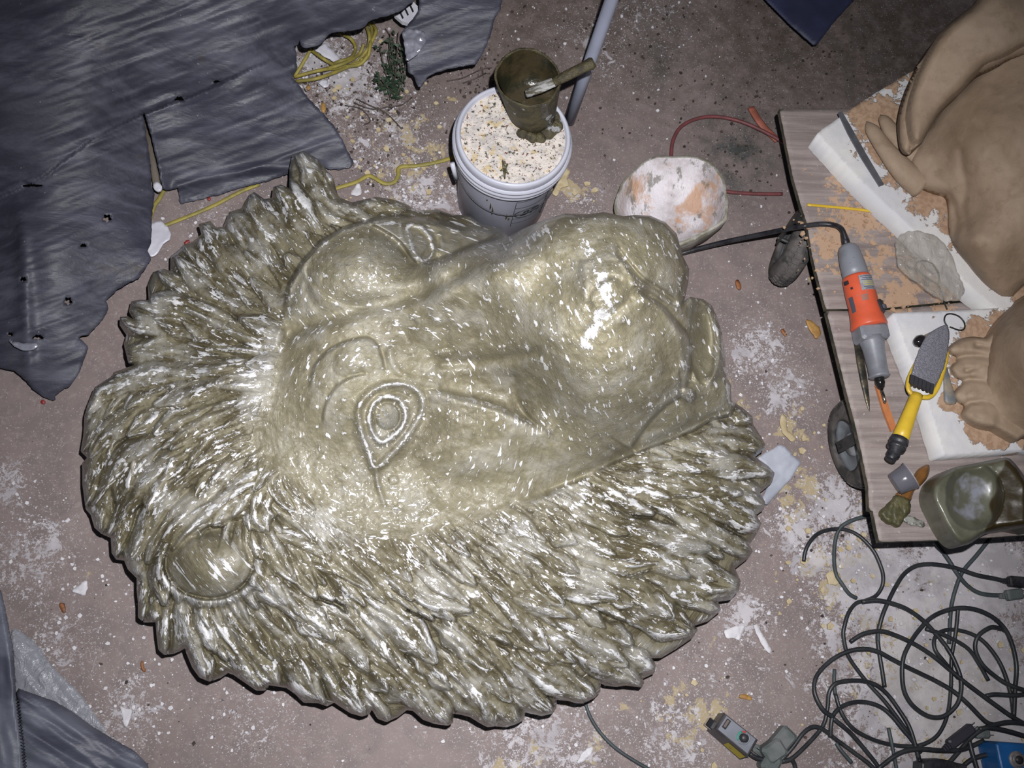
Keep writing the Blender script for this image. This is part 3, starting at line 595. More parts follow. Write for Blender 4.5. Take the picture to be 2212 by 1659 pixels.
# ---------------------------------------------------------------- generic pixel-traced relief standing at its real height
def relief(name, out, hf, m, parent=None, S=5.0, base=None, thick=None, holes=(), roll=(0, 1), attr=None, smooth_out=0):
    o_ = [(a, b) for a, b in (cat(out, smooth_out, True) if smooth_out else out)]
    a = np.array(o_); X, Y = np.meshgrid(np.arange(a[:, 0].min() - S, a[:, 0].max() + S, S), np.arange(a[:, 1].min() - S, a[:, 1].max() + S, S))
    ins = inside(X, Y, o_)
    for hx, hy, rx, ry in holes: ins &= ((X - hx) / rx) ** 2 + ((Y - hy) / ry) ** 2 > 1
    idx = np.where(ins.ravel())[0]; x = X.ravel()[idx].copy(); y = Y.ravel()[idx].copy()
    ids = -np.ones(X.size, int); ids[idx] = np.arange(len(idx)); ids = ids.reshape(X.shape)
    Q = np.stack([ids[1:, :-1], ids[1:, 1:], ids[:-1, 1:], ids[:-1, :-1]], -1).reshape(-1, 4); Q = Q[(Q >= 0).all(1)]
    us, inv = np.unique(Q, return_inverse=True); Q = inv.reshape(Q.shape); x = x[us]; y = y[us]
    E = np.vstack([Q[:, [0, 1]], Q[:, [1, 2]], Q[:, [2, 3]], Q[:, [3, 0]]]); key = np.sort(E, 1); kk = key[:, 0] * 10 ** 6 + key[:, 1]
    u, inv, cnt = np.unique(kk, return_inverse=True, return_counts=True); BE = E[cnt[inv] == 1]; bv = np.unique(BE)
    de, _, _, _, nx, ny = dpoly(x, y, o_, True); near = bv[de[bv] < 2.5 * S]; x[near] = nx[near]; y[near] = ny[near]; de[near] = 0
    for hx, hy, rx, ry in holes:
        e_ = np.hypot((x[bv] - hx) / rx, (y[bv] - hy) / ry); m_ = bv[e_ < 1 + 3.2 * S / min(rx, ry)]; e2 = np.hypot((x[m_] - hx) / rx, (y[m_] - hy) / ry) / (1 + .25 * np.sin(5 * np.arctan2(y[m_] - hy, x[m_] - hx))); x[m_] = hx + (x[m_] - hx) / e2; y[m_] = hy + (y[m_] - hy) / e2
    h = hf(x, y) + 0 * x
    if roll[0]: rr = np.clip(de / roll[1], 0, 1); h = h - roll[0] * (1 - np.sqrt(1 - (1 - rr) ** 2))
    co = P(x, y, h); mp = {b: i for i, b in enumerate(bv)}; n0 = len(co)
    low = co.copy()
    if thick is not None: low[:, 2] -= thick
    if thick is not None:
        v = np.vstack([co, low]); q = np.vstack([Q, (Q + n0)[:, ::-1], np.stack([BE[:, 1], BE[:, 0], BE[:, 0] + n0, BE[:, 1] + n0], 1)]); at = {k: np.tile(f(x, y), 2) for k, f in (attr or {}).items()}
    else:
        lb = co[bv].copy(); lb[:, 2] = base; e0 = np.array([mp[i] for i in BE[:, 0]]) + n0; e1 = np.array([mp[i] for i in BE[:, 1]]) + n0
        v = np.vstack([co, lb]); q = np.vstack([Q, np.stack([BE[:, 1], BE[:, 0], e0, e1], 1)]); at = {k: np.concatenate([f(x, y), f(x[bv], y[bv])]) for k, f in (attr or {}).items()}
    return mesh(name, v, q, m, parent, attrs=at)
def pxs(x, y, z): return float(np.linalg.norm(P(x + 1, y, z) - P(x, y, z)))
def rag(pts, amp=3, st=9, seed=1):
    "roughen an outline with small tears"
    r = random.Random(seed); p = np.array(pts, float); o = []
    for i in range(len(p)):
        a, b = p[i], p[(i + 1) % len(p)]; L = np.linalg.norm(b - a); n = max(1, int(L / st)); d = (b - a) / (L + 1e-9)
        for k in range(n):
            j = 0 if k == 0 else amp
            o.append(tuple(a + (b - a) * k / n + np.array([-d[1], d[0]]) * r.uniform(-j, j)))
    return o
def flat(name, label, catg, pts, z, m, th=.003, seed=1, amp=1.5, group=None, S=3, wr=.002):
    o = relief(name, rag(pts, amp, 6, seed), lambda x, y: z + wr * fbm(x / 9, y / 9, seed, 2), m, S=S, thick=th); return tag(o, label, catg, group)
def plathe(name, p0, p1, prof, z, m, parent, n=28, flatz=1.0, z1=None, mb=None):
    "body of revolution lying down: prof = (t along p0->p1, half width in px)"
    a = V(*p0, z); b = V(*p1, z if z1 is None else z1); s = pxs((p0[0] + p1[0]) / 2, (p0[1] + p1[1]) / 2, z); L = (b - a).length
    M = frame(a, b - a) @ Matrix(((0, 0, 1, 0), (1, 0, 0, 0), (0, 1, 0, 0), (0, 0, 0, 1)))
    M = M @ Matrix.Diagonal((1, flatz, 1, 1))
    g = lathe([(w * s, t * L) for t, w in prof], M, n, mb)
    return g.build(name, m, parent) if mb is None else g
def ptube(pts, z, rpx, n=8, sub=6, mb=None, flat=1.0, closed=False):
    pts = [(q[0], q[1], q[2] if len(q) > 2 else z) for q in pts]; c = cat(pts, sub, closed) if len(pts) > 2 else np.array(pts, float)
    if closed: c = np.vstack([c, c[:1]])
    return tube(P(c[:, 0], c[:, 1], c[:, 2]), rpx * pxs(c[0, 0], c[0, 1], c[0, 2]), n, mb, flat=flat)

# ---------------------------------------------------------------- grey sheets
def m_tarp():
    n = N('grey_foil_sheet'); p = n.tc(); v = n.map(p, (6, 26, 10), (0, 0, -.42))
    a = n.noise(v, 1.0, 5, .62, .3); b = n.noise(n.map(p, (2.0, 7, 3), (0, 0, -.35)), 1.0, 3); c = n.noise(p, 60, 4, .7)
    col = n.mix(n.ramp(a, .40, .70), (.036, .038, .056), (.080, .083, .112)); col = n.mix(n.ramp(b, .5, .75, 0, .5), col, (.032, .033, .046))
    col = n.mix(n.ramp(n.noise(p, 7, 4, .7), .62, .72, 0, .4), col, (.075, .06, .04)); col = n.mix(n.ramp(c, .68, .74, 0, .6), col, (.30, .30, .33))
    nr = n.bump(a, .5, .009, n.bump(c, .4, .002))
    return n.fin(col, n.ramp(b, .3, .7, .48, .62), nr, spec=.55)
TARP = m_tarp()
SHINY = mat('clean_silver_foil', (.42, .43, .50), (.30, .31, .37), .25, 25, .6, 40, .004, spec=.8, metal=.4)
def wrink(x, y, s=0, a=1.0):
    a = a * .72; u = x * .94 - y * .34; v = x * .34 + y * .94
    r = np.abs(vn(u / 210, v / 34, s)) * .022 + fbm(u / 120, v / 17, s + 5, 3) * .0085 + fbm(u / 45, v / 8, s + 9, 2) * .0022
    return -a * r
TP = [(0,0,.45),(400,0,.45),(905,0,.40),(640,100,.28),(780,60,.33),(632,170,.20),(500,150,.30),(310,245,.22),(420,200,.24),(330,400,.10),(320,550,.09),(230,650,.09),(170,760,.09),(120,860,.04),(0,795,.06),(0,500,.12),(60,520,.20),(50,600,.17),(150,450,.2),(200,200,.35),(0,250,.33),(90,380,.24),(40,720,.13),
      (700,250,.12),(765,352,.04),(690,350,.05),(560,380,.045),(400,400,.05),(385,440,.03),(480,300,.13),(600,260,.15)]
tarp_out = [(-420,-320),(912,-320),(898,0),(886,7),(870,20),(850,30),(826,36),(800,44),(786,58),(770,63),(740,68),(718,70),(706,78),(700,88),(690,97),(672,101),(660,104),(650,98),(648,86),(644,96),(635,100),(640,112),(641,150),(631,166),(650,188),(668,214),(690,236),(722,272),(740,300),(752,328),(765,350),(757,361),(735,366),(715,366),(690,359),(640,372),(600,383),(560,396),(515,406),(480,418),(430,431),(386,441),(388,425),(384,405),(372,408),(352,411),(345,380),(335,330),(323,280),(313,246),(309,246),(317,300),(324,350),(327,400),(334,418),(327,469),(327,520),(318,542),(328,556),(315,578),(298,602),(275,612),(256,623),(240,638),(229,650),(233,662),(230,677),(220,690),(208,704),(193,722),(180,724),(169,730),(190,747),(187,762),(175,792),(168,808),(150,834),(135,842),(118,855),(120,867),(105,862),(90,855),(69,840),(60,828),(45,812),(30,800),(0,795),(-120,790),(-420,700)]
def tz(x, y):
    h = tps(TP, np.maximum(x, -40), np.maximum(y, -40)) + wrink(x, y, 3)
    h += .018 * np.exp(-((x - (52 - (y - 600) * -.05)) / 16.0) ** 2) * sm(430, 520, y) * sm(860, 760, y)
    d, t, sg, *_ = dpoly(x, y, [(0,425),(90,385),(200,300),(310,246),(420,205),(560,140)]); h += np.where(sg > 0, -.014, .004) * np.exp(-d / 22)
    d, t, sg, *_ = dpoly(x, y, [(690,358),(560,362),(440,385),(385,402)]); h += .014 * np.exp(-(d / 10) ** 2)
    return h
t = relief('grey_sheet', rag(tarp_out, 1.4, 5, 4), tz, TARP, S=4, thick=.003, holes=[(231,471,9,8),(147,650,8,8),(180,530,7,4),(82,728,12,5),(50,603,7,5),(70,400,26,3),(387,213,10,5),(468,176,8,3),(22,722,6,4)])
tag(t, 'large torn dark grey sheet draped across the top left corner', 'sheet')
t2 = relief('grey_sheet', rag([(868,66),(880,55),(893,40),(905,20),(918,-320),(1110,-320),(1085,2),(1082,20),(1070,36),(1060,75),(1050,100),(1042,116),(1030,138),(1012,141),(975,148),(940,157),(922,168),(905,196),(900,180),(893,162),(882,158),(880,130),(874,95)], 1.4, 5, 8),
            lambda x, y: .20 + .10 * sm(200, -50, y) + wrink(x, y, 31, .8), TARP, S=4, thick=.003)
tag(t2, 'smaller torn grey sheet hanging behind the weeds at top centre', 'sheet')
flat('foil_scrap', 'shiny silver foil scrap on the edge of the smaller grey sheet', 'foil', [(869,68),(885,60),(903,64),(920,70),(921,88),(906,112),(886,128),(878,134),(874,100)], .275, SHINY, seed=5, wr=.008)
WHT = mat('white_plastic', (.62, .62, .68), (.50, .50, .56), .4, 12, .2, 30, .003)
flat('plastic_scrap', 'pale rounded plastic scrap poking out below the large grey sheet', 'plastic', [(322,482),(345,477),(362,489),(370,505),(367,518),(352,528),(345,540),(335,552),(325,556),(316,545)], .03, WHT, seed=6)
flat('plastic_scrap', 'small white plastic blob at the slit of the large grey sheet', 'plastic', [(331,393),(343,394),(350,402),(348,411),(339,413),(331,407)], .09, WHT, seed=7, th=.01)
o = flat('foil_scrap', 'crescent of shiny foil showing at the bottom left fold of the sheet', 'foil', [(14,728),(30,738),(50,742),(75,740),(85,745),(72,755),(50,757),(30,748)], .15, SHINY, seed=8)
flat('plastic_scrap', 'white plastic piece under the yellow cord tangle', 'plastic', [(674,102),(702,92),(720,110),(745,138),(722,134),(700,122)], .03, WHT, seed=9)
flat('plastic_scrap', 'white triangular plastic shard below the yellow cord tangle', 'plastic', [(684,175),(705,170),(712,186),(700,190)], .02, WHT, seed=10)
sl = thing('slotted_plastic_tray', 'white slotted plastic piece under the torn sheet edge at the top', 'plastic')
pprism([(852,32),(893,4),(907,18),(889,52),(868,46)], .18, .165).build('plate', WHT, sl, False)
BLK = mat('black_rubber', (.012, .012, .016), (.03, .03, .035), .45, 30, .2)
for k in range(3): pprism([(862 + k * 11, 25 - k * 7), (865 + k * 11, 23 - k * 7), (872 + k * 11, 38 - k * 7), (869 + k * 11, 40 - k * 7)], .183, .178).build('slot', BLK, sl, False)
rebase(sl)
STK = mat('bare_wood_strip', (.20, .17, .13), (.12, .10, .08), .7, 30, .4, stretch=(1, .2, 1))
g = MB(); plathe('x', (312, 250), (340, 405), [(0, 0), (.01, 4), (.5, 7), (1, 9), (1, 0)], .05, None, None, 8, .4, mb=g); tag(g.build('wood_strip', STK), 'thin wooden strip seen in the slit of the large grey sheet', 'wood')
# bottom left
SH2 = mat('smoky_plastic_sheet', (.075, .08, .11), (.13, .14, .18), .5, 5, .35, 14, .012, spec=.45, stretch=(1, 2.2, 1), rot=.8)
def fold(x, y, s=0, ang=.75, a=.012): u = x * math.cos(ang) + y * math.sin(ang); v = -x * math.sin(ang) + y * math.cos(ang); return a * fbm(u / 160, v / 28, s, 3)
hm = thing('hemmed_tarp', 'dark grey tarp with a stitched hem along the left edge at the bottom', 'tarp')
relief('tarp', [(-420,1080),(-60,1200),(-20,1240),(0,1272),(8,1300),(20,1360),(28,1400),(31,1440),(34,1500),(42,1560),(50,1610),(60,1950),(-420,1950)], lambda x, y: .14 + fold(x, y, 4, 1.4, .012), SH2, hm, 4, thick=.003, roll=(.012, 8))
g = MB()
for k in range(22):
    yy = 1512 + k * 7; xx = 36 + (yy - 1500) * .11
    tube([P(xx - 3, yy, .139), P(xx + 1, yy + 1, .146), P(xx + 5, yy + 3, .138)], .0012, 5, g)
g.build('stitching', BLK, hm)['kind'] = 'stuff'; rebase(hm)
tag(relief('plastic_sheet', [(36,1486),(75,1500),(120,1516),(160,1540),(200,1570),(250,1600),(290,1622),(318,1650),(420,1950),(60,1950)], lambda x, y: .05 + .03 * sm(300, 60, x) + fold(x, y, 12, .55, .022), SH2, S=4, thick=.002, roll=(.01, 8)), 'creased smoky plastic sheet in the bottom left corner', 'sheet')
def m_clear(name, c, al, rough=.12, bs=.8):
    n = N(name); p = n.tc(); b = n.noise(p, 28, 4, .6, 1.5); return n.fin(c, rough, n.bump(b, bs, .01), spec=.8, alpha=al)
CLR = m_clear('clear_film', (.42, .44, .50), .45, .25)
tag(relief('clear_plastic_film', rag([(24,1352),(50,1368),(85,1398),(112,1440),(135,1462),(165,1490),(200,1535),(240,1592),(200,1572),(160,1545),(120,1522),(60,1500),(34,1496)], 2, 8, 3), lambda x, y: .02 + fold(x, y, 22, .9, .012), CLR, S=4, thick=.0015), 'clear plastic film lying beside the hemmed tarp at bottom left', 'film')
# top right navy sheet, scrap
NAVY = mat('navy_sheet', (.030, .036, .085), (.022, .026, .06), .6, 6, .3, 60, .002)
tag(relief('navy_sheet', [(1500,-260),(1655,0),(1700,46),(1735,78),(1762,100),(1772,88),(1800,50),(1845,0),(2040,-260)], lambda x, y: .10 + .01 * fbm(x / 60, y / 60, 2), NAVY, S=5, thick=.004), 'dark navy sheet corner hanging in at the top right', 'sheet')
SCR = mat('pale_blue_cloth', (.30, .32, .38), (.38, .40, .46), .6, 9, .5, 30, .004)
tag(relief('cloth_scrap', rag([(1636,988),(1660,975),(1683,960),(1697,966),(1715,985),(1732,1000),(1715,1025),(1700,1043),(1680,1065),(1655,1092),(1645,1075),(1660,1050),(1666,1020)], 1.5, 7, 2), lambda x, y: .03 + .02 * np.abs(vn((x + y) / 30, (x - y) / 70, 4)), SCR, S=3, thick=.002), 'crumpled pale blue plastic scrap beside the right tips of the mane', 'scrap')

# ---------------------------------------------------------------- bucket
BW = mat('white_bucket_plastic', (.48, .49, .56), (.42, .43, .50), .42, 8, .1, 50, .001, spec=.4, dirt=((.16, .15, .11), 60, .70))
BB = mat('grey_bucket_plastic', (.42, .43, .52), (.37, .38, .46), .42, 8, .1, 50, .001, dirt=((.10, .10, .07), 50, .72))
def m_lidtop():
    n = N('plaster_crusted_lid'); p = n.tc(); col = n.mix(n.ramp(n.noise(p, 22, 5, .7), .42, .56), (.46, .43, .41), (.60, .55, .50))
    col = n.mix(n.ramp(n.noise(p, 34, 4, .7), .55, .62), col, (.50, .40, .24)); col = n.mix(n.ramp(n.noise(p, 75, 4, .75), .575, .61), col, (.055, .055, .035)); col = n.mix(n.ramp(n.noise(n.map(p, loc=(3, 1, 2)), 95, 3, .7), .60, .63), col, (.12, .04, .03))
    return n.fin(col, .7, n.bump(n.noise(p, 45, 5, .7), .7, .008))
LIDT = m_lidtop(); INK = mat('black_ink', (.03, .035, .04), None, .6, bs=0)
BC = P(1110, 290, .375)[:2]; bm = Matrix.Translation((BC[0], BC[1], 0))
bk = thing('plastic_bucket', 'white and grey plastic bucket with a plaster crusted lid behind the muzzle', 'bucket')
lathe([(0, .004), (.128, .0), (.132, .006), (.1475, .30), (.1475, .304)], bm, 72).build('body', BB, bk)
lathe([(.1475, .288), (.1500, .290), (.1585, .296), (.1600, .304), (.1560, .308), (.1565, .313), (.1615, .3165), (.1622, .327), (.1570, .3305), (.1575, .334), (.1625, .337), (.1628, .345), (.151, .348)], bm, 72).build('collar', BW, bk)
lathe([(.1480, .340), (.1530, .342), (.1560, .346), (.1565, .362), (.1545, .371), (.150, .3745), (.146, .374), (.1435, .369), (.142, .358), (.138, .3565)], bm, 72).build('lid', BW, bk)
g = MB(); lathe([(.1627, .3375), (.1640, .339), (.1640, .343), (.1627, .3445)], bm, 72, g); lathe([(.1620, .317), (.1633, .3185), (.1633, .3255), (.1620, .3270)], bm, 72, g); g.build('rim_ring', BW, bk)['kind'] = 'stuff'
# crusted lid surface
nn_ = 60; gv = []; gf = []
for i in range(nn_):
    for j in range(72):
        r_ = .1428 * (i + .5) / nn_; a_ = 2 * math.pi * j / 72; gv.append((BC[0] + r_ * math.cos(a_), BC[1] + r_ * math.sin(a_), 0))
gv = np.array(gv); gv[:, 2] = .3585 + .0035 * fbm(gv[:, 0] * 38, gv[:, 1] * 38, 4, 4)
gf = [(i * 72 + j, i * 72 + (j + 1) % 72, (i + 1) * 72 + (j + 1) % 72, (i + 1) * 72 + j) for i in range(nn_ - 1) for j in range(72)]; gf = [f[::-1] for f in gf] + [tuple(range(72))]
mesh('plaster_crust', gv, [f[::-1] for f in gf], LIDT, bk)
def cyl(u, v, dr=0.0):
    "point on the bucket wall: u angle (deg, -90 faces the lens), v height"
    r_ = .132 + (.1475 - .132) * (v / .30) + dr; a_ = math.radians(u); return (BC[0] + r_ * math.cos(a_), BC[1] + r_ * math.sin(a_), v)
# wire handle hanging down in front, with its grip lug on the left
hpts = [cyl(-178 + 178 * (k / 40), .262 - .075 * math.sin(math.pi * k / 40) ** .8, .006) for k in range(41)]
tube(hpts, .0016, 6).build('wire_handle', BLK, bk)
lug = [cyl(-163, .30, .022), cyl(-160, .27, .020), cyl(-157, .235, .016)]; tube(lug, .0065, 10).build('handle_lug', BW, bk)
LB = mat('bucket_label_print', (.25, .26, .33), None, .5, bs=0)
def strip(u0, v0, u1, v1, w, n=14):
    g = MB(); pts = [cyl(u0 + (u1 - u0) * k / n, v0 + (v1 - v0) * k / n, .0012) for k in range(n + 1)]; return tube(pts, w, 5, g)
g = MB()
for a_, b_, c_, d_ in ((-84, .10, -84, .262), (-42, .10, -42, .262), (-84, .262, -42, .262), (-84, .222, -42, .222), (-84, .150, -42, .150), (-84, .120, -42, .120)):
    tube([cyl(a_ + (c_ - a_) * k / 12, b_ + (d_ - b_) * k / 12, .0008) for k in range(13)], .0009, 5, g)
g.build('label_lines', INK, bk)['kind'] = 'stuff'
g = MB(); tube([cyl(-67 + 15.5 * math.cos(t_), .178 + .025 * math.sin(t_), .0008) for t_ in np.linspace(0, 2 * math.pi, 40)], .0015, 5, g); g.build('emblem_ring', INK, bk)
def text(s, size, mp, m, name, parent, ext=0.0, italic=0.0, bold=0.0):
    c = bpy.data.curves.new('t', 'FONT'); c.body = s; c.size = size; c.shear = italic; c.offset = bold; c.align_x = 'CENTER'; c.align_y = 'CENTER'; c.resolution_u = 3
    o = bpy.data.objects.new('t', c); COL.objects.link(o); dg = bpy.context.evaluated_depsgraph_get(); me = bpy.data.meshes.new_from_object(o.evaluated_get(dg))
    v = [mp(q.co.x, q.co.y) for q in me.vertices]; f = [tuple(p_.vertices) for p_ in me.polygons]; bpy.data.objects.remove(o); return mesh(name, v, f, m, parent, False)
text('BT', .040, lambda x, y: cyl(-67 + math.degrees(x / .143), .178 + y, .0015), INK, 'emblem_letters', bk, italic=.35, bold=.0012)
DR = mat('olive_paint', (.050, .042, .018), (.085, .075, .035), .35, 18, .5, 40, .005, coat=.2)
g = MB()
for u_, v0, v1 in ((-112, .235, .195), (-109, .215, .165), (-92, .185, .150), (-89, .165, .145), (-117, .25, .243)):
    tube([cyl(u_, v0, .001), cyl(u_ + .6, (v0 + v1) / 2, .0015), cyl(u_ + .3, v1, .001)], [.001, .0028, .001], 6, g)
g.build('paint_drips', DR, bk)['kind'] = 'stuff'
g = MB(); r_ = random.Random(5); c0 = P(1090, 365, .372)
for k in range(5): a_ = 2 * math.pi * k / 5 + r_.random(); tube([c0, c0 + np.array([.012 * math.cos(a_), .022 * math.sin(a_) * 1.3, -.001])], [.005, .0015], 6, g)
g.build('paint_splash', DR, bk); rebase(bk)
# paint pot on the lid
PO = N('olive_paint_crust'); p_ = PO.tc(); cc = PO.mix(PO.ramp(PO.noise(p_, 24, 5, .7), .4, .6), (.035, .029, .014), (.075, .064, .030)); cc = PO.mix(PO.ramp(PO.noise(p_, 17, 4, .6), .63, .68, 0, .8), cc, (.38, .39, .42)); PO = PO.fin(cc, .55, PO.bump(PO.noise(p_, 60, 5, .7), .9, .008))
PIN = mat('wet_dark_paint', (.018, .018, .010), (.045, .035, .018), .3, 14, .8, 30, .008, coat=.1)
pot = thing('paint_pot', 'small pot crusted with dark olive paint standing on the bucket lid', 'pot')
rc = V(1141, 168, .50); bc = V(1150, 243, .366); ax_ = (rc - bc)
def shear(r, z, n=56, wob=None, mb=None):
    pass
def slathe(prof, n=56, mb=None, w_=.03, seed=0):
    mb = mb or MB(); v = []
    for j, (r, t_) in enumerate(prof):
        for k in range(n):
            a_ = 2 * math.pi * k / n; rr = r * (1 + w_ * float(fbm(math.cos(a_) * 2.2 + 5, math.sin(a_) * 2.2 + t_, seed, 3))); c_ = bc + ax_ * t_
            v.append((c_.x + rr * math.cos(a_), c_.y + rr * math.sin(a_), c_.z + (.006 * float(vn(math.cos(a_) * 3 + 9, math.sin(a_) * 3, seed)) if t_ > .8 else 0)))
    m = len(prof); f = [(j * n + k, j * n + (k + 1) % n, (j + 1) * n + (k + 1) % n, (j + 1) * n + k) for j in range(m - 1) for k in range(n)]
    return mb.add(v, f)
slathe([(0, 0), (.060, 0), (.066, .05), (.075, .45), (.084, .9), (.087, .99), (.086, 1.02), (.081, 1.0)], w_=.06).build('pot_wall', PO, pot)
slathe([(.081, 1.0), (.077, .8), (.072, .5), (.066, .32), (.04, .28), (0, .27)], w_=.10, seed=3).build('wet_paint', PIN, pot)
g = MB(); r_ = random.Random(3)
for k in range(9):
    a_ = math.radians(-112 + k * 13 + r_.uniform(-5, 5)); rr = .064 + r_.uniform(-.004, .012); s0 = r_.uniform(.012, .022)
    lathe([(s0 * 1.15, 0), (s0, .006), (s0 * .7, .013), (s0 * .3, .017), (0, .018)], Matrix.Translation((bc.x + rr * math.cos(a_), bc.y + rr * math.sin(a_), .357)), 18, g, lambda a, j, k=k: .25 * float(fbm(math.cos(a) * 1.5 + k * 3, math.sin(a) * 1.5, 5)))
g.build('paint_blobs', PO, pot)['kind'] = 'stuff'; rebase(pot)
br = thing('paint_stirrer', 'paint caked stirring brush resting across the pot on the bucket', 'brush')
plathe('handle', (1195, 178), (1284, 134), [(0, 0), (.01, 10), (.3, 12), (.75, 12), (.93, 14), (.99, 11), (1, 0)], .525, PO, br, 14, .7, z1=.56)
plathe('blade', (1135, 203), (1200, 176), [(0, 0), (.03, 10), (.5, 13), (1, 11), (1, 0)], .48, mat('dry_white_bristle', (.34, .34, .34), (.10, .09, .06), .6, 40, .6, stretch=(1, 4, 1)), br, 12, .5, z1=.525); rebase(br)
# leaning pipe
PV = mat('white_pipe_plastic', (.36, .39, .50), (.33, .36, .46), .35, 12, .05)
pp = tube([P(1229, 262, .02), P(1277, 125, .28), P(1326, -14, .56), P(1350, -85, .70)], .0185, 24); tag(pp.build('plastic_pipe', PV), 'white plastic pipe leaning up behind the bucket', 'pipe')

# ---------------------------------------------------------------- crusted bowl
n = N('bowl_plaster_crust'); p_ = n.tc(); cc = n.mix(n.ramp(n.noise(p_, 9, 5, .65), .4, .6), (.46, .42, .43), (.66, .63, .66)); cc = n.mix(n.ramp(n.noise(n.map(p_, (1, 1, 1), (0, 0, .9)), 8, 5, .65, .5), .52, .64, 0, .8), cc, (.50, .28, .15))
cc = n.mix(n.ramp(n.noise(n.map(p_, (2, 1, 1), (0, 0, .9), (4, 3, 1)), 14, 5, .7), .53, .61, 0, .75), cc, (.15, .145, .12)); BOWL = n.fin(cc, .55, n.bump(n.noise(n.map(p_, (2.5, 1, 1), (0, 0, .9)), 22, 5, .65), .9, .008))
BOUT = mat('bowl_outside_crust', (.20, .19, .14), (.36, .34, .30), .6, 18, .7, 40, .006, dirt=((.45, .44, .44), 30, .6))
bo = thing('mixing_bowl', 'plaster crusted mixing bowl with rusty stains standing behind the muzzle', 'bowl')
cb = V(1452, 492, .0); tiltm = axis((cb.x, cb.y, .018), (-.30, .20, 1)) @ Matrix.Diagonal((1.08, 1.03, 1, 1))
wob = lambda a, j: .09 * float(fbm(math.cos(a) * 2 + 3, math.sin(a) * 2 + 3, 8, 3)) + .02 * math.sin(5 * a)
lathe([(0, .0), (.095, .0), (.115, .02), (.145, .085), (.158, .125), (.157, .132), (.150, .131)], tiltm, 64, None, wob).build('outer_shell', BOUT, bo)
lathe([(.152, .131), (.142, .112), (.128, .07), (.10, .038), (.06, .026), (0, .024)], tiltm, 64, None, wob).build('inner_surface', BOWL, bo); rebase(bo)
# ---------------------------------------------------------------- cords on the floor
RED = mat('red_hose', (.17, .045, .05), (.12, .04, .04), .55, 30, .1); ORG = mat('orange_strap', (.32, .10, .07), (.25, .08, .05), .6, 30, .2)
g = ptube([(1450,350,.01),(1451,320,.01),(1456,298,.01),(1470,275,.01),(1495,260,.01),(1530,252,.01),(1570,255,.01),(1610,266,.012),(1650,284,.02),(1690,306,.03),(1740,335,.03)], .01, 4)
ptube([(1535,402,.01),(1560,412,.01),(1600,417,.01),(1650,419,.01),(1690,419,.01)], .01, 4, mb=g); tag(g.build('red_hose', RED), 'thin red hose looping on the floor behind the mixing bowl', 'hose')
tag(ptube([(1622,232,.015),(1640,262,.02),(1660,285,.015),(1680,303,.015)], .015, 8, flat=.35).build('orange_strap', ORG), 'short orange strap beside the red hose loop', 'strap')
YEL = mat('yellow_cord', (.30, .25, .05), (.22, .19, .05), .6, 30, .1)
g = ptube([(636,166,.03),(655,135,.05),(668,112,.06),(668,105,.06)], .04, 4)
for c_ in ([(636,166),(690,152),(745,144),(790,128),(800,95),(803,60),(795,48)],[(672,108),(700,128),(730,142),(775,140),(795,120)],[(735,72),(758,84),(768,104),(758,124),(735,132),(715,140)],[(640,176),(690,168),(760,140),(790,112),(812,70),(803,50)],[(790,52),(798,80),(792,118),(780,130)],[(700,150),(740,138),(775,118),(786,95)]):
    ptube([(x, y, .03 + .02 * math.sin(i * 2.1)) for i, (x, y) in enumerate(c_)], .04, 4, mb=g)
tag(g.build('yellow_cord', YEL), 'tangled yellow cord lying in the gap of the torn sheet', 'cord')
tag(ptube([(990,337),(945,350),(900,358),(864,361),(860,380),(850,394),(830,396),(808,384),(795,380),(770,393),(735,404),(700,415)], .008, 4.5, flat=.6).build('yellow_cord', YEL), 'yellow cord bent across the floor left of the bucket', 'cord')
tag(ptube([(560,398),(520,414),(470,440),(430,458),(390,474),(345,492),(325,505)], .008, 4.5, flat=.6).build('yellow_cord', YEL), 'straight yellow cord between the mane tips and the pale plastic scrap', 'cord')
tag(ptube([(356,408),(345,428),(335,442),(327,462),(320,488)], .008, 5, flat=.6).build('yellow_cord', YEL), 'short yellow cord end below the slit of the grey sheet', 'cord')
# weeds
LEAF = mat('weed_leaf', (.018, .040, .022), (.035, .055, .03), .5, 40, .2); TW = mat('dry_twig', (.06, .045, .04), (.10, .08, .07), .8, 40, .3)
wd = thing('weed', 'dark green weed growing in the gap beside the torn sheet', 'plant'); g = MB(); gl = MB(); r_ = random.Random(9)
for k in range(16):
    x0, y0 = 850 + r_.uniform(-12, 15), 205 + r_.uniform(-25, 20); x1, y1 = 850 + r_.uniform(-45, 35), r_.uniform(60, 190); zz = r_.uniform(.04, .16)
    ptube([(x0, y0, .0), ((x0 + x1) / 2 + r_.uniform(-8, 8), (y0 + y1) / 2, zz * .6), (x1, y1, zz)], 0, 1.0, 5, 4, g)
    for q in range(16):
        t_ = r_.uniform(.15, 1.05); c_ = P(x0 + (x1 - x0) * t_ + r_.uniform(-9, 9), y0 + (y1 - y0) * t_ + r_.uniform(-8, 8), zz * t_ + r_.uniform(0, .02)); a_ = r_.uniform(0, 6.3); s_ = r_.uniform(.007, .016); d_ = np.array([math.cos(a_), math.sin(a_), r_.uniform(-.4, .4)]); e_ = np.array([-d_[1], d_[0], r_.uniform(-.5, .5)])
        b_ = len(gl.v); gl.add([c_, c_ + d_ * s_ * .5 + e_ * s_ * .35, c_ + d_ * s_ * 1.3, c_ + d_ * s_ * .5 - e_ * s_ * .35], [(0, 1, 2, 3)])
g.build('stems', TW, wd)['kind'] = 'stuff'; gl.build('leaves', LEAF, wd)['kind'] = 'stuff'; rebase(wd)
g = MB()
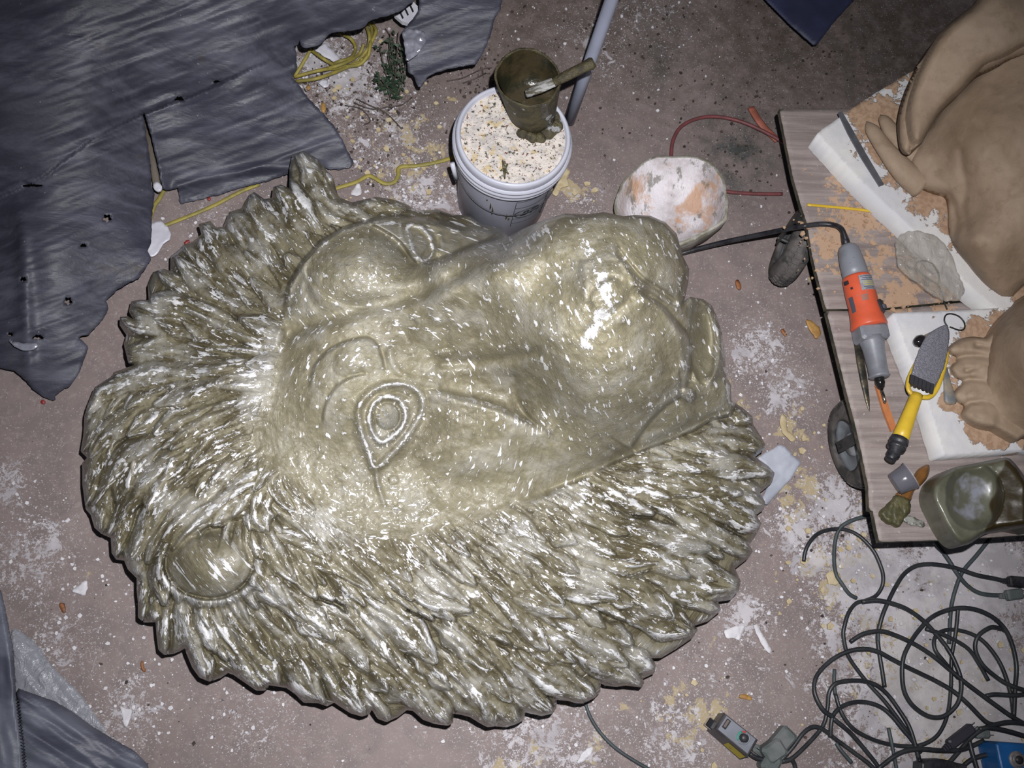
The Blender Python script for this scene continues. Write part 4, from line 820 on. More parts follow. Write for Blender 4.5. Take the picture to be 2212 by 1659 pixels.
for c_ in ([(765,222),(790,232),(815,236),(845,228)],[(770,214),(800,228),(835,245),(868,278)],[(745,228),(780,235),(800,260),(785,270)],[(860,130),(850,90),(832,62)],[(890,210),(870,225),(840,232)],[(965,175),(1000,168),(1040,150),(1062,146)],[(1000,180),(1030,168),(1050,158)]):
    ptube([(x, y, .008 + .012 * (i % 2)) for i, (x, y) in enumerate(c_)], .01, 1.3, 5, 4, g)
tag(g.build('twigs', TW), 'thin dry twigs scattered between the weed and the bucket', 'twigs', kind='stuff')
# loose bits lying on the floor
CH = mat('plaster_chip', (.66, .65, .68), (.55, .54, .57), .7, 30, .4); FO = mat('foam_bit', (.50, .42, .27), (.42, .34, .20), .8, 30, .5); DL = mat('dry_leaf', (.26, .10, .035), (.16, .06, .03), .6, 30, .4); OL = mat('yellow_leaf', (.42, .24, .07), (.32, .17, .05), .6, 30, .4); RC = mat('red_chip', (.25, .03, .03), None, .5, bs=.2)
for i, (nm, lb, ct, m_, pts) in enumerate([
    ('plaster_chip', 'white pointed plaster chip on the bare floor left of the mane', 'chip', CH, [(151,1278),(170,1265),(188,1250),(190,1270),(184,1287),(170,1283)]),
    ('plaster_chip', 'small white triangular chip beside the yellow cord and top mane strip', 'chip', CH, [(756,420),(768,402),(774,392),(781,410),(781,420),(770,423)]),
    ('plaster_sliver', 'long white plaster sliver on the floor below the right mane', 'chip', CH, [(1627,1348),(1637,1350),(1650,1375),(1668,1405),(1663,1413),(1650,1398),(1633,1368)]),
    ('plaster_chip', 'broad white plaster chip next to the long sliver', 'chip', CH, [(1563,1362),(1590,1352),(1612,1350),(1604,1368),(1598,1384),(1585,1378),(1570,1380)]),
    ('plaster_chip', 'white plaster flake just left of the copper leaf at the bottom edge', 'chip', CH, [(1243,1652),(1255,1630),(1268,1616),(1284,1612),(1278,1628),(1262,1645)]),
    ('plaster_chip', 'white folded flake lying on the clear film at bottom left', 'chip', CH, [(76,1500),(95,1490),(104,1468),(112,1472),(108,1492),(92,1508)]),
    ('plaster_chip', 'white star shaped plaster splat right of the bottom left sheets', 'chip', CH, [(255,1517),(266,1528),(285,1532),(282,1552),(272,1575),(265,1560),(262,1540)]),
    ('foam_lump', 'cream foam lump on the floor right of the bucket', 'foam', FO, [(1196,380),(1210,363),(1224,361),(1233,370),(1226,382),(1230,400),(1212,406),(1205,424),(1192,418),(1200,398)]),
    ('foam_lump', 'pale round foam lump under the thin cable below the cart', 'foam', FO, [(1784,1240),(1800,1230),(1814,1238),(1817,1252),(1808,1264),(1790,1262)]),
    ('foam_lump', 'yellowish foam smear right of the mane tips', 'foam', FO, [(1690,892),(1698,900),(1702,930),(1724,948),(1712,955),(1690,935),(1684,910)]),
    ('dry_leaf', 'orange leaf on the floor left of the orange power tool', 'leaf', OL, [(1740,688),(1752,692),(1770,706),(1774,722),(1765,733),(1752,718),(1744,702)]),
    ('dry_leaf', 'brown leaf on the floor above the lower jaw', 'leaf', DL, [(1588,606),(1594,602),(1602,618),(1600,628),(1592,622)]),
    ('dry_leaf', 'small dark brown leaf between lower jaw and cart', 'leaf', DL, [(1686,706),(1692,710),(1702,724),(1699,730),(1689,718)]),
    ('dry_leaf', 'rust brown leaf below the pointed plaster chip', 'leaf', DL, [(127,1304),(134,1300),(141,1312),(141,1326),(134,1322)]),
    ('dry_leaf', 'small reddish leaf left of the lowest left mane tips', 'leaf', DL, [(304,1428),(309,1426),(310,1442),(317,1448),(310,1453),(305,1445)]),
    ('dry_leaf', 'orange leaf at the right edge of the large grey sheet', 'leaf', OL, [(693,222),(700,220),(704,235),(700,246),(694,238)]),
    ('dry_leaf', 'small orange leaf beside the cord tangle', 'leaf', OL, [(662,184),(669,181),(670,192),(664,196)]),
    ('dry_leaf', 'faint yellow leaf below the lower mane near the control box', 'leaf', OL, [(1596,1501),(1610,1499),(1624,1506),(1626,1513),(1610,1510),(1598,1508)]),
    ('red_chip', 'tiny red chip at the lowest point of the large grey sheet', 'chip', RC, [(86,868),(92,862),(98,866),(96,873),(89,872)]),
    ('red_chip', 'red chip below the folded flap of the large grey sheet', 'chip', RC, [(446,426),(453,424),(456,430),(450,435)]),
    ('red_chip', 'thin red chip above the left mane tips', 'chip', RC, [(394,528),(402,519),(413,517),(410,522),(400,530)])]):
    flat(nm, lb, ct, pts, .006, m_, .004, 30 + i, 1.0, S=2.5, wr=.003)
def flakes(name, m_, spots, n, smin, smax, seed, label, catg, z=0.001, parent=None):
    r = np.random.default_rng(seed); g = MB(); tot = sum(s[3] for s in spots)
    for x, y, rad, w in spots:
        for k in range(int(n * w / tot)):
            c_ = P(x + r.normal() * rad, y + r.normal() * rad, z); s_ = smin + (smax - smin) * r.random() ** 3; a0 = r.random() * 6.3; k_ = 5; h_ = s_ * r.uniform(.2, .5)
            top = [c_ + [s_ * (.5 + .7 * r.random()) * math.cos(a0 + j * 6.283 / k_), s_ * (.5 + .7 * r.random()) * math.sin(a0 + j * 6.283 / k_), h_] for j in range(k_)]; bot = [(q_[0], q_[1], z - .002) for q_ in top]
            g.add(top + bot, [tuple(range(k_))] + [(j, j + k_, (j + 1) % k_ + k_, (j + 1) % k_) for j in range(k_)])
    o = g.build(name, m_, parent, False); o['kind'] = 'stuff'
    if label: tag(o, label, catg, kind='stuff')
    return o
SP = [(760,200,110,1.4),(700,130,50,1),(870,320,110,1.2),(900,420,80,.7),(1000,450,60,.4),(1620,800,70,.8),(1760,1120,90,1.3),(1900,1270,120,1.2),(2080,1250,120,1.2),(2040,1480,170,2.2),(1600,1500,150,1.0),(1200,1600,150,1),(150,1380,120,1),(500,1560,120,.6),(280,1540,60,.5),(1350,60,140,.8),(1000,60,100,.5),(460,480,90,.5),(1650,600,100,.5),(60,1100,80,.5)]
flakes('plaster_crumbs', CH, SP, 3200, .0010, .0066, 3, 'white plaster crumbs and flakes scattered over the floor', 'debris')
flakes('foam_crumbs', FO, [(900,340,100,1),(1010,360,40,.5),(1800,1230,80,1),(2030,1500,150,1.4),(1710,1000,60,.7),(1230,420,40,.4),(760,220,80,.8),(1500,1540,100,.5)], 420, .002, .012, 4, 'cream foam crumbs scattered over the floor', 'debris')
flakes('soil_crumbs', mat('soil_crumb', (.03, .024, .022), (.07, .05, .04), .9, 30, .3), [(800,230,90,1.6),(1180,60,130,1),(1500,100,150,1.4),(1750,150,110,1.4),(700,200,50,.6),(1040,170,40,.8),(1600,330,70,.7),(300,1500,200,.4),(1700,1300,200,.5)], 1500, .0012, .0062, 5, 'dark soil crumbs and leaf litter scattered over the floor', 'debris')
# ---------------------------------------------------------------- cart
ZB = .32; ZS = .385
def m_ply():
    n = N('worn_plywood'); p = n.tc(); v = n.map(p, (4, 60, 4)); a = n.noise(v, 1.0, 5, .65); b = n.noise(p, 7, 5, .65); c = n.noise(p, 26, 5, .7)
    col = n.mix(n.ramp(a, .35, .65), (.20, .165, .155), (.30, .255, .24)); col = n.mix(n.ramp(b, .5, .7, 0, .5), col, (.14, .12, .12))
    cl = n.attr('clay'); col = n.mix(n.ramp(n.math('ADD', n.math('MULTIPLY', cl, .34), c), .68, .76, 0, .9), col, (.44, .29, .19))
    col = n.mix(n.ramp(n.noise(p, 90, 3, .6), .69, .73, 0, .7), col, (.55, .52, .52))
    return n.fin(col, .6, n.bump(a, .4, .003, n.bump(c, .4, .004)), spec=.35)
PLY = m_ply(); EDG = mat('dark_board_edge', (.035, .038, .026), (.10, .085, .06), .7, 30, .3); STL = mat('painted_steel', (.03, .032, .035), (.06, .06, .06), .45, 20, .2, metal=.4)
ct = thing('plywood_cart', 'low wheeled cart with a worn plywood deck at the right', 'cart')
cy = lambda x, y: np.maximum.reduce([np.exp(-(((x - a) / s) ** 2 + ((y - b) / s) ** 2)) * w for a, b, s, w in ((1800,520,50,1.1),(1860,470,70,1),(1800,400,50,.7),(1950,660,70,1),(2040,650,70,.9),(1780,600,40,.6),(1870,320,60,.6),(1900,560,60,.7),(1960,620,60,.8))])
LE = [(1684,235),(1699,310),(1713,380),(1730,440),(1743,480),(1757,560),(1775,630),(1785,668)]
relief('plywood_board', LE + [(1900,667),(2070,650),(2500,640),(2500,240)], lambda x, y: ZB + .001 * fbm(x / 50, y / 50, 1), PLY, ct, 6, base=ZB - .001, attr=dict(clay=cy))
relief('plywood_board', [(1786,672),(1808,760),(1830,850),(1846,910),(1860,970),(1876,1050),(1878,1102),(1886,1104),(1893,1140),(1900,1171),(2060,1166),(2212,1156),(2500,1140),(2500,645),(2070,655),(1900,672)], lambda x, y: ZB - .001 + .001 * fbm(x / 50, y / 50, 1), PLY, ct, 6, base=ZB - .002, attr=dict(clay=lambda x, y: cy(x, y) * .8))
def offp(px, z): return [P(a, b, z)[:2] for a, b in px]
prism(offp(LE + [(1900,667),(2070,650),(2500,640),(2500,240)], ZB), ZB - .001, ZB - .019).build('board_edge', EDG, ct, False)
prism(offp([(1786,672),(1808,760),(1830,850),(1846,910),(1860,970),(1876,1050),(1878,1102),(1886,1104),(1893,1140),(1900,1171),(2060,1166),(2212,1156),(2500,1140),(2500,645),(2070,655),(1900,672)], ZB), ZB - .002, ZB - .020).build('board_edge', EDG, ct, False)
for a_, b_ in (((1700,250),(1895,1150)), ((1905,1150),(2400,1120)), ((1700,255),(2400,255))):
    pa, pb = V(*a_, ZB - .045), V(*b_, ZB - .045); m_ = frame((pa + pb) / 2, pb - pa); m_ = Matrix.Translation((.03, 0, 0)) @ m_; box(m_, (pb - pa).length, .03, .045, bev=.003).build('frame_rail', STL, ct, False)
TY = mat('grey_tyre_rubber', (.035, .033, .033), (.10, .09, .085), .75, 20, .3); HUB = mat('galvanised_hub', (.34, .37, .40), (.24, .26, .29), .35, 14, .1, metal=.5)
def wheel(cx, cy_, hdir, R_=.125, w_=.038, wf=1.0):
    c_ = V(cx, cy_, .125); h_ = Vector((hdir[0], hdir[1], 0)).normalized(); ax_ = Vector((-h_.y, h_.x, 0)); m_ = axis(c_, ax_)
    pr = [(R_ - w_ * 1.15, -.020)] + [(R_ - w_ + w_ * math.cos(a_), wf * w_ * 1.0 * math.sin(a_)) for a_ in np.linspace(-2.0, 2.0, 17)] + [(R_ - w_ * 1.15, .020)]
    ty = lathe(pr, m_, 56).build('tyre', TY, ct)
    tr = MB()
    for k in range(44):
        a_ = 2 * math.pi * k / 44
        for q_ in (-1, 0, 1):
            th = q_ * .52; aa = a_ + (.07 if q_ else 0); rr = R_ - w_ + (w_ + .0012) * math.cos(th); M_ = m_ @ Matrix.Rotation(aa, 4, 'Z') @ Matrix.Translation((rr, 0, wf * w_ * math.sin(th))) @ Matrix.Rotation(-th, 4, 'Y'); box(M_, .004, .0115, .0155, tr)
    o_ = tr.build('tread_block', TY, ty, False); o_['kind'] = 'stuff'
    lathe([(0, -.024), (.03, -.024), (.034, -.012), (.060, -.008), (.078, -.014), (.088, -.022), (.090, -.020), (.084, -.006), (.084, .006), (.090, .020), (.088, .022), (.078, .014), (.060, .008), (.034, .012), (.03, .024), (0, .024)], m_, 40).build('hub', HUB, ty)
    f_ = MB(); 
    for s_ in (-1, 1): box(frame(c_ + ax_ * .052 * s_ + Vector((0, 0, .07)), h_), .03, .004, .17, f_)
    box(frame(c_ + Vector((0, 0, .155)), h_), .06, .108, .006, f_); tube([c_ - ax_ * .058, c_ + ax_ * .058], .006, 10, f_); f_.build('caster_fork', STL, ct, False)
wheel(1719, 530, (-.42, -.90)); wheel(1852, 958, (.16, -1)); rebase(ct)
# ---------------------------------------------------------------- foam slabs
def m_slab():
    n = N('white_foam_slab'); p = n.tc(); c = n.noise(p, 17, 6, .68, .4); d = n.noise(p, 60, 4, .6)
    col = n.mix(n.ramp(n.noise(p, 6, 3), .4, .6), (.56, .56, .58), (.64, .63, .62)); m = n.ramp(n.math('ADD', n.math('MULTIPLY', n.attr('clay'), .42), n.math('ADD', c, n.math('MULTIPLY', d, .15))), .82, .87)
    col = n.mix(m, col, n.mix(n.ramp(d, .4, .6), (.33, .215, .14), (.42, .29, .20)))
    return n.fin(col, .75, n.bump(m, .8, .004, n.bump(n.noise(p, 200, 2), .25, .002)), spec=.25)
SLAB = m_slab()
s1o = [(1762,290),(1790,270),(1828,243),(1865,218),(1900,196),(1940,172),(1985,146),(2300,-60),(2500,300),(2500,800),(2212,700),(2150,668),(2100,630),(2030,560),(1985,515),(1940,472),(1893,430),(1850,388),(1800,332)]
def c1(x, y): d, *_ = dpoly(x, y, [(1762,290),(1850,388),(1940,472),(2030,560),(2150,668)]); return sm(8, 34, d) * (.45 + .75 * sm(20, 110, d)) - .3 * np.exp(-((x - 1800) ** 2 + (y - 290) ** 2) / 900) - .55 * sm(300, 180, y)
s2o = [(1926,676),(2000,673),(2080,670),(2168,664),(2350,640),(2400,960),(2212,972),(2120,978),(2036,985),(2010,900),(1985,830),(1950,745)]
def c2(x, y): d, *_ = dpoly(x, y, [(2212,642),(2150,722),(2060,740),(2060,860),(2110,925),(2212,960)]); return 1.1 * np.exp(-(d / 38) ** 2) + .9 * np.exp(-((x - 2018) ** 2 + (y - 690) ** 2) / 500) + .9 * np.exp(-((x - 2110) ** 2 + (y - 690) ** 2) / 1400) + .8 * np.exp(-((x - 2035) ** 2 + (y - 872) ** 2) / 300) + .9 * np.exp(-((x - 2130) ** 2 + (y - 940) ** 2) / 1200) - .4
r1 = relief('foam_slab', rag(s1o, .8, 7, 2), lambda x, y: ZS + .0012 * fbm(x / 7, y / 7, 4, 2), SLAB, None, 4, base=ZB + .001, attr=dict(clay=c1)); tag(r1, 'white foam slab smeared with tan clay under the large clay figure', 'slab')
r2 = relief('foam_slab', rag(s2o, .8, 7, 3), lambda x, y: ZS + .0012 * fbm(x / 7, y / 7, 5, 2), SLAB, None, 4, base=ZB + .001, attr=dict(clay=c2)); tag(r2, 'white foam slab under the clay foot and the yellow handled rasp', 'slab')
def m_clay():
    n = N('tan_clay'); p = n.tc(); a = n.noise(p, 5, 4, .6); b = n.noise(p, 24, 5, .7); c = n.noise(n.map(p, (40, 12, 20), (0, 0, .5)), 1.0, 4)
    col = n.mix(n.ramp(a, .35, .65), (.265, .195, .135), (.335, .25, .18)); col = n.mix(n.ramp(b, .5, .7, 0, .5), col, (.215, .15, .095)); col = n.mix(n.ramp(c, .55, .7, 0, .3), col, (.36, .27, .19))
    return n.fin(col, .62, n.bump(c, .3, .004, n.bump(b, .45, .005)), spec=.3)
CLAY = m_clay()
cr = thing('clay_animal_sculpture', 'large tan clay animal figure standing on the upper foam slab', 'sculpture')
bd = [(1955,330),(1946,350),(1950,368),(1957,393),(1972,405),(1990,414),(2015,421),(2039,428),(2044,455),(2045,486),(2050,516),(2066,545),(2087,571),(2117,607),(2140,630),(2162,646),(2192,646),(2212,622),(2300,560),(2450,200),(2300,40),(2212,88),(2150,118),(2082,180),(2040,220),(2005,270),(1980,300)]
BP = [(1955,350,.41),(1990,330,.45),(2000,400,.43),(2040,425,.44),(2050,500,.43),(2085,565,.42),(2160,640,.40),(2100,520,.52),(2140,570,.50),(2120,450,.52),(2060,380,.50),(2060,440,.44),(2072,480,.445),(2100,330,.58),(2050,280,.52),(2150,250,.63),(2212,150,.66),(2212,350,.62),(2180,450,.58),(2212,560,.50),(2200,620,.42),(2400,300,.75),(2300,500,.6),(2000,300,.45)]
def bz(x, y):
    h = tps(BP, x, y); d, *_ = dpoly(x, y, [(2048,425),(2060,445),(2066,480),(2060,520)]); h -= .016 * np.exp(-(d / 9) ** 2); d, *_ = dpoly(x, y, [(2075,330),(2085,400),(2078,450),(2090,500)]); h -= .008 * np.exp(-(d / 10) ** 2)
    d, *_ = dpoly(x, y, [(1970,330),(1962,360),(1990,385)]); h -= .008 * np.exp(-(d / 6) ** 2); return h + .006 * fbm(x / 45, y / 45, 6, 3)
relief('body', cat(bd, 3, True).tolist(), bz, CLAY, cr, 4, base=ZS - .001, roll=(.05, 24))
tl = [(2130,-25),(2107,5),(2087,23),(2056,46),(2031,71),(2013,97),(2001,119),(1990,142),(1980,163),(1968,198),(1961,229),(1959,252),(1961,274),(1965,297),(1972,308),(1982,312),(1993,306),(2001,292),(2011,274),(2028,246),(2046,226),(2064,209),(2082,193),(2100,172),(2120,152),(2138,138),(2158,130),(2185,116),(2212,102),(2300,62),(2300,-70),(2180,-70)]
relief('arm', cat(tl, 2, True).tolist(), lambda x, y: .60 + .10 * sm(250, 0, y) + .07 * sm(1960, 2200, x) + .004 * fbm(x / 40, y / 40, 3), CLAY, cr, 4, thick=.055, roll=(.045, 26))
def toe(name, pts, rp, z, par, fl=.75): c_ = cat([(a, b, z_) for a, b, z_ in pts], 6); w_ = P(c_[:, 0], c_[:, 1], c_[:, 2]); s_ = pxs(pts[0][0], pts[0][1], z); return tube(w_, [q * s_ for q in rp], 18, flat=fl).build(name, CLAY, par)
toe('toe', [(1872,262,ZS + .012),(1885,282,ZS + .022),(1915,325,ZS + .03),(1955,372,ZS + .03),(1990,400,ZS + .02)], [1, 9, 15, 17, 19, 23, 26, 28, 30], ZS, cr)
toe('toe', [(1902,248,ZS + .015),(1912,262,ZS + .025),(1930,290,ZS + .03),(1960,322,ZS + .03),(1995,350,ZS + .02)], [1, 10, 14, 17, 19, 22, 24, 26], ZS, cr)
rebase(cr)
ft = thing('clay_foot_sculpture', 'tan clay foot with spread toes on the lower foam slab', 'sculpture')
fo_ = [(2230,628),(2212,644),(2198,656),(2184,669),(2172,684),(2160,700),(2145,722),(2138,740),(2134,760),(2128,800),(2124,838),(2122,880),(2128,905),(2150,922),(2174,935),(2212,951),(2300,960),(2400,800),(2350,600)]
FP = [(2134,740,.43),(2125,840,.42),(2125,900,.41),(2212,950,.41),(2212,644,.47),(2160,700,.47),(2170,780,.52),(2160,850,.45),(2212,720,.60),(2212,800,.60),(2212,880,.50),(2300,760,.7),(2160,900,.43)]
relief('leg', cat(fo_, 3, True).tolist(), lambda x, y: tps(FP, x, y) + .005 * fbm(x / 35, y / 35, 8, 3), CLAY, ft, 4, base=ZS - .001, roll=(.03, 18))
pw = [(2150,716),(2131,729),(2105,727),(2084,729),(2064,737),(2050,750),(2051,764),(2064,775),(2056,788),(2054,800),(2062,815),(2076,826),(2064,842),(2060,856),(2066,868),(2079,878),(2079,893),(2088,907),(2105,917),(2125,921),(2150,925),(2220,940),(2240,720)]
def pz(x, y):
    h = ZS + .020 + .030 * sm(2050, 2150, x) + .006 * fbm(x / 30, y / 30, 9, 3)
    for g_ in ([(2058,776),(2085,768),(2115,768),(2150,775)], [(2070,826),(2095,818),(2125,822),(2150,830)], [(2078,880),(2095,868),(2120,866),(2150,872)], [(2088,800),(2110,795)], [(2110,745),(2140,750)]):
        d, t, *_ = dpoly(x, y, g_); h -= .013 * (1 - .7 * t) * np.exp(-(d / 6.5) ** 2)
    for cy_ in (752, 798, 850, 896): h += .007 * np.exp(-((y - cy_) / 14) ** 2) * sm(2150, 2100, x)
    return h
relief('paw', cat(pw, 3, True).tolist(), pz, CLAY, ft, 2.5, base=ZS - .001, roll=(.020, 13))
for a_, b_ in (((2066,742), (2130,731)), ((2075,800), (2140,822))): pass
rebase(ft)
flakes('clay_crumbs', mat('clay_crumb', (.42, .28, .18), (.34, .22, .14), .8, 30, .3), [(1800,520,40,1),(1870,470,50,1),(1850,420,50,.6),(1960,650,50,.7),(1850,300,40,.3),(1920,560,60,.7),(1780,480,25,.6)], 420, .0015, .009, 8, 'tan clay crumbs scattered on the cart deck', 'debris', z=ZB + .001)
# strip, tie, film
tag(pprism([(1811,243),(1819,240),(1842,280),(1870,330),(1910,398),(1900,402),(1862,342),(1832,288)], ZS + .006, ZS + .001).build('metal_strip', mat('dull_grey_metal', (.17, .18, .20), (.13, .135, .15), .45, 20, .1, metal=.5), None, False), 'narrow grey metal strip lying across the upper foam slab', 'strip')
ZT = mat('yellow_plastic', (.62, .42, .035), (.55, .36, .03), .4, 20, .05)
g = ptube([(1744,442,ZB + .003),(1800,447,ZB + .004),(1850,452,ZB + .004),(1880,456,ZB + .005)], 0, 3.2, flat=.4); box(frame(V(1885, 457, ZB + .005), V(1885, 457, ZB) - V(1850, 452, ZB)), .010, .012, .006, g); tag(g.build('cable_tie', ZT), 'yellow plastic cable tie on the deck beside the upper slab', 'tie')
tag(relief('clear_wrap', rag([(1934,522),(1945,505),(1962,498),(1990,499),(2015,506),(2040,525),(2056,550),(2066,580),(2085,625),(2075,648),(2045,652),(2018,640),(1995,622),(1968,603),(1940,575)], 2, 8, 5), lambda x, y: ZS + .012 + .010 * fbm(x / 14, y / 22, 7, 3), m_clear('clear_wrap_film', (.50, .47, .42), .32, .08, 1.0), S=3, thick=.001), 'crinkled clear plastic wrap over the edge of the upper foam slab', 'film')
# ---------------------------------------------------------------- power tool
GR = mat('grey_tool_metal', (.20, .21, .24), (.15, .155, .175), .42, 14, .2, 60, .001, dirt=((.05, .05, .05), 30, .66)); OR = mat('orange_tool_housing', (.62, .10, .045), (.52, .09, .04), .4, 14, .1, 60, .001, dirt=((.30, .16, .14), 30, .62)); CHR = mat('chrome', (.5, .5, .5), None, .15, metal=1.0, bs=0)
pt = thing('die_grinder', 'orange and grey hand held power tool lying on the cart deck', 'power tool')
zt = ZB + .040
plathe('rear_cap', (1829, 528), (1850, 602), [(0, 0), (.0, 10), (.06, 17), (.15, 21), (.4, 24), (.75, 26), (1, 26), (1, 0)], zt, GR, pt, 32)
plathe('motor_housing', (1849, 598), (1878, 708), [(0, 0), (0, 27), (.04, 29), (.35, 31), (.6, 31), (.85, 34), (.97, 37), (1, 36), (1, 0)], zt, OR, pt, 32)
pa, pb = V(1877, 706, zt), V(1884, 738, zt); box(frame((pa + pb) / 2, pb - pa), (pb - pa).length, .078, .062, bev=.006).build('gear_collar', GR, pt, False)
plathe('nose_grip', (1882, 730), (1900, 816), [(0, 0), (0, 27), (.12, 25), (.3, 22), (.75, 20), (.93, 20), (.97, 22), (1, 19), (1, 0)], zt, GR, pt, 28)
plathe('collet', (1899, 815), (1904, 840), [(0, 0), (0, 10), (.5, 10), (.6, 9), (.9, 7), (1, 4), (1, 0)], zt, mat('black_chrome', (.05, .05, .05), None, .15, metal=.8, bs=0), pt, 12)
plathe('shaft', (1904, 838), (1913, 872), [(0, 0), (0, 3.5), (.9, 3), (1, 0)], zt, CHR, pt, 10)
ad = (V(1878, 708, zt) - V(1849, 598, zt)).normalized(); mid = V(1850, 603, zt)
mt = frame(mid, ad); s_ = pxs(1860, 650, zt); RH = 31 * s_
def patch(name, x0, x1, a0, a1, m_, dr=.0012, par=pt):
    "curved patch on the housing: x along, a angle (deg) around from the top"
    v = []; na = 10
    for x_ in (x0, x1):
        for k in range(na + 1):
            a_ = math.radians(a0 + (a1 - a0) * k / na); v.append((mt @ Vector((x_, -math.sin(a_) * (RH + dr), math.cos(a_) * (RH + dr))))[:])
    for x_ in (x0, x1):
        for k in range(na + 1):
            a_ = math.radians(a0 + (a1 - a0) * k / na); v.append((mt @ Vector((x_, -math.sin(a_) * (RH - .002), math.cos(a_) * (RH - .002))))[:])
    m2 = na + 1; f = [(k, k + 1, m2 + k + 1, m2 + k) for k in range(na)] + [(k, 2 * m2 + k, 2 * m2 + k + 1, k + 1) for k in range(na)] + [(m2 + k, m2 + k + 1, 3 * m2 + k + 1, 3 * m2 + k) for k in range(na)] + [(0, m2, 3 * m2, 2 * m2), (na, 2 * m2 + na, 3 * m2 + na, m2 + na)]
    return mesh(name, v, f, m_, par, False)
LG = mat('label_grey', (.30, .31, .35), (.22, .23, .27), .5, 60, 0); LY = mat('label_yellow', (.42, .38, .10), None, .5, bs=0); LD = mat('label_dark', (.07, .075, .10), None, .5, bs=0)
lp = patch('rating_label', .004, .046, -42, 20, LG)
for i in range(8): patch('label_row', .007 + i * .005, .0088 + i * .005, -36 + (i * 7 % 5), 14 - (i * 5 % 9), LY if i in (3, 4, 5) else LD, .0018, lp)
patch('side_slot', .055, .098, 60, 78, LD, .002); patch('round_cap', .008, .018, 62, 80, BLK, .003); patch('screw_hole', .030, .036, 50, 58, BLK, .002); patch('worn_logo_disc', .058, .074, 2, 28, mat('worn_paint', (.33, .12, .08), (.24, .14, .12), .5, 60, 0), .0009)
sw = mt @ Matrix.Translation((.092, RH * .80, RH * .72)) @ Matrix.Rotation(-.75, 4, 'X'); box(sw, .034, .020, .012, bev=.002).build('switch', BLK, pt, False)
g = MB(); box(sw @ Matrix.Translation((.004, 0, .008)), .012, .014, .008, g, bev=.001); g.build('switch_slider', LD, pt, False)
ptube([(1829,530,zt),(1823,505,zt + .005),(1815,492,zt),(1800,486,ZB + .02),(1775,484,ZB + .01),(1745,487,ZB + .008),(1735,489,ZB + .006),(1700,495,.27),(1640,507,.19),(1560,524,.10),(1480,545,.03),(1430,560,.02)], zt, 5.5, 10).build('power_cord', BLK, pt)
plathe('cord_sleeve', (1822, 504), (1830, 533), [(0, 0), (0, 6), (.5, 8), (1, 9), (1, 0)], zt, BLK, pt, 12); rebase(pt)
g = MB(); plathe('x', (1851, 738), (1878, 888), [(0, 0), (.01, 7), (.3, 9), (.6, 8), (.85, 5), (1, 1)], ZB + .010, None, None, 10, .45, mb=g); tag(g.build('steel_chisel', mat('dark_steel', (.045, .045, .04), (.13, .11, .08), .35, 30, .2, metal=.6)), 'dark slim chisel lying left of the power tool nose', 'chisel')
tag(pprism([(1892,832),(1903,828),(1921,880),(1938,926),(1926,932),(1908,885)], ZB + .010, ZB + .001).build('orange_stick', mat('orange_wood', (.45, .17, .06), (.38, .13, .05), .5, 20, .1), None, False), 'flat orange stick under the tip of the power tool', 'stick')
# ---------------------------------------------------------------- yellow rasp and small tools on the lower slab
rs = thing('surface_rasp', 'yellow handled rasp with grey blade lying on the lower foam slab', 'rasp'); zr = ZS + .020
plathe('handle', (1981, 852), (1943, 952), [(0, 0), (0, 12), (.1, 13), (.4, 14), (.8, 16.5), (1, 17), (1, 0)], zr, ZT, rs, 24)
ptube([(2010,742),(1992,765),(1974,795),(1963,822),(1963,842),(1975,853),(1995,858),(2008,857),(2020,846),(2030,825),(2040,790),(2046,760)], zr, 5, 10, flat=.8).build('frame', ZT, rs)
bl = [(2047,700),(2051,715),(2051,735),(2047,765),(2040,795),(2028,822),(2014,847),(2000,841),(1985,834),(1966,826),(1970,805),(1978,780),(1987,755),(1995,738),(2003,724),(2020,712),(2035,704)]
RB = N('grey_rasp_mesh'); p_ = RB.tc(); cc = RB.mix(RB.ramp(RB.noise(p_, 260, 2), .4, .6), (.17, .17, .20), (.24, .24, .28)); RB = RB.fin(cc, .5, RB.bump(RB.vor(p_, 420), .5, .002), metal=.3)
relief('blade', bl, lambda x, y: zr + .016 + .004 * np.cos((x - 2008 + (y - 775) * .35) / 28), RB, rs, 3, thick=.003)
g = MB()
for k in range(6):
    t_ = k / 5; x_, y_ = 1969 + 43 * t_, 822 + 19 * t_; pprism([(x_ - 1, y_ - 14), (x_ + 7, y_ - 11), (x_ + 4, y_ + 9), (x_ + 1, y_ + 8), (x_ - 3, y_ + 2)], zr + .024, zr + .017, mb=g)
g.build('teeth', mat('dark_teeth', (.03, .03, .035), None, .5, bs=0), rs, False)
plathe('end_cap', (1944, 948), (1929, 983), [(0, 0), (0, 19), (.25, 20), (.3, 18), (.42, 18), (.48, 20), (.6, 19), (.66, 13), (1, 14), (1, 0)], zr, BLK, rs, 16)
plathe('cap_knob', (1938, 968), (1922, 994), [(0, 0), (0, 13), (.9, 12), (1, 10), (1, 0)], zr - .004, BLK, rs, 12); rebase(rs)
kb = thing('black_ball_handle', 'glossy black ball handle poking out beside the rasp blade', 'knob'); plathe('ball', (1975, 744), (1998, 730), [(0, 0), (.05, 6), (.2, 10), (.5, 13), (.8, 11), (1, 6), (1, 0)], ZS + .014, mat('glossy_black', (.012, .01, .012), None, .12, bs=0, coat=.5), kb, 20); plathe('neck', (1996, 731), (2020, 718), [(0, 0), (0, 6), (1, 5), (1, 0)], ZS + .012, STK, kb, 10); rebase(kb)
WR = mat('dark_wire', (.03, .033, .03), None, .4, bs=0, metal=.5)
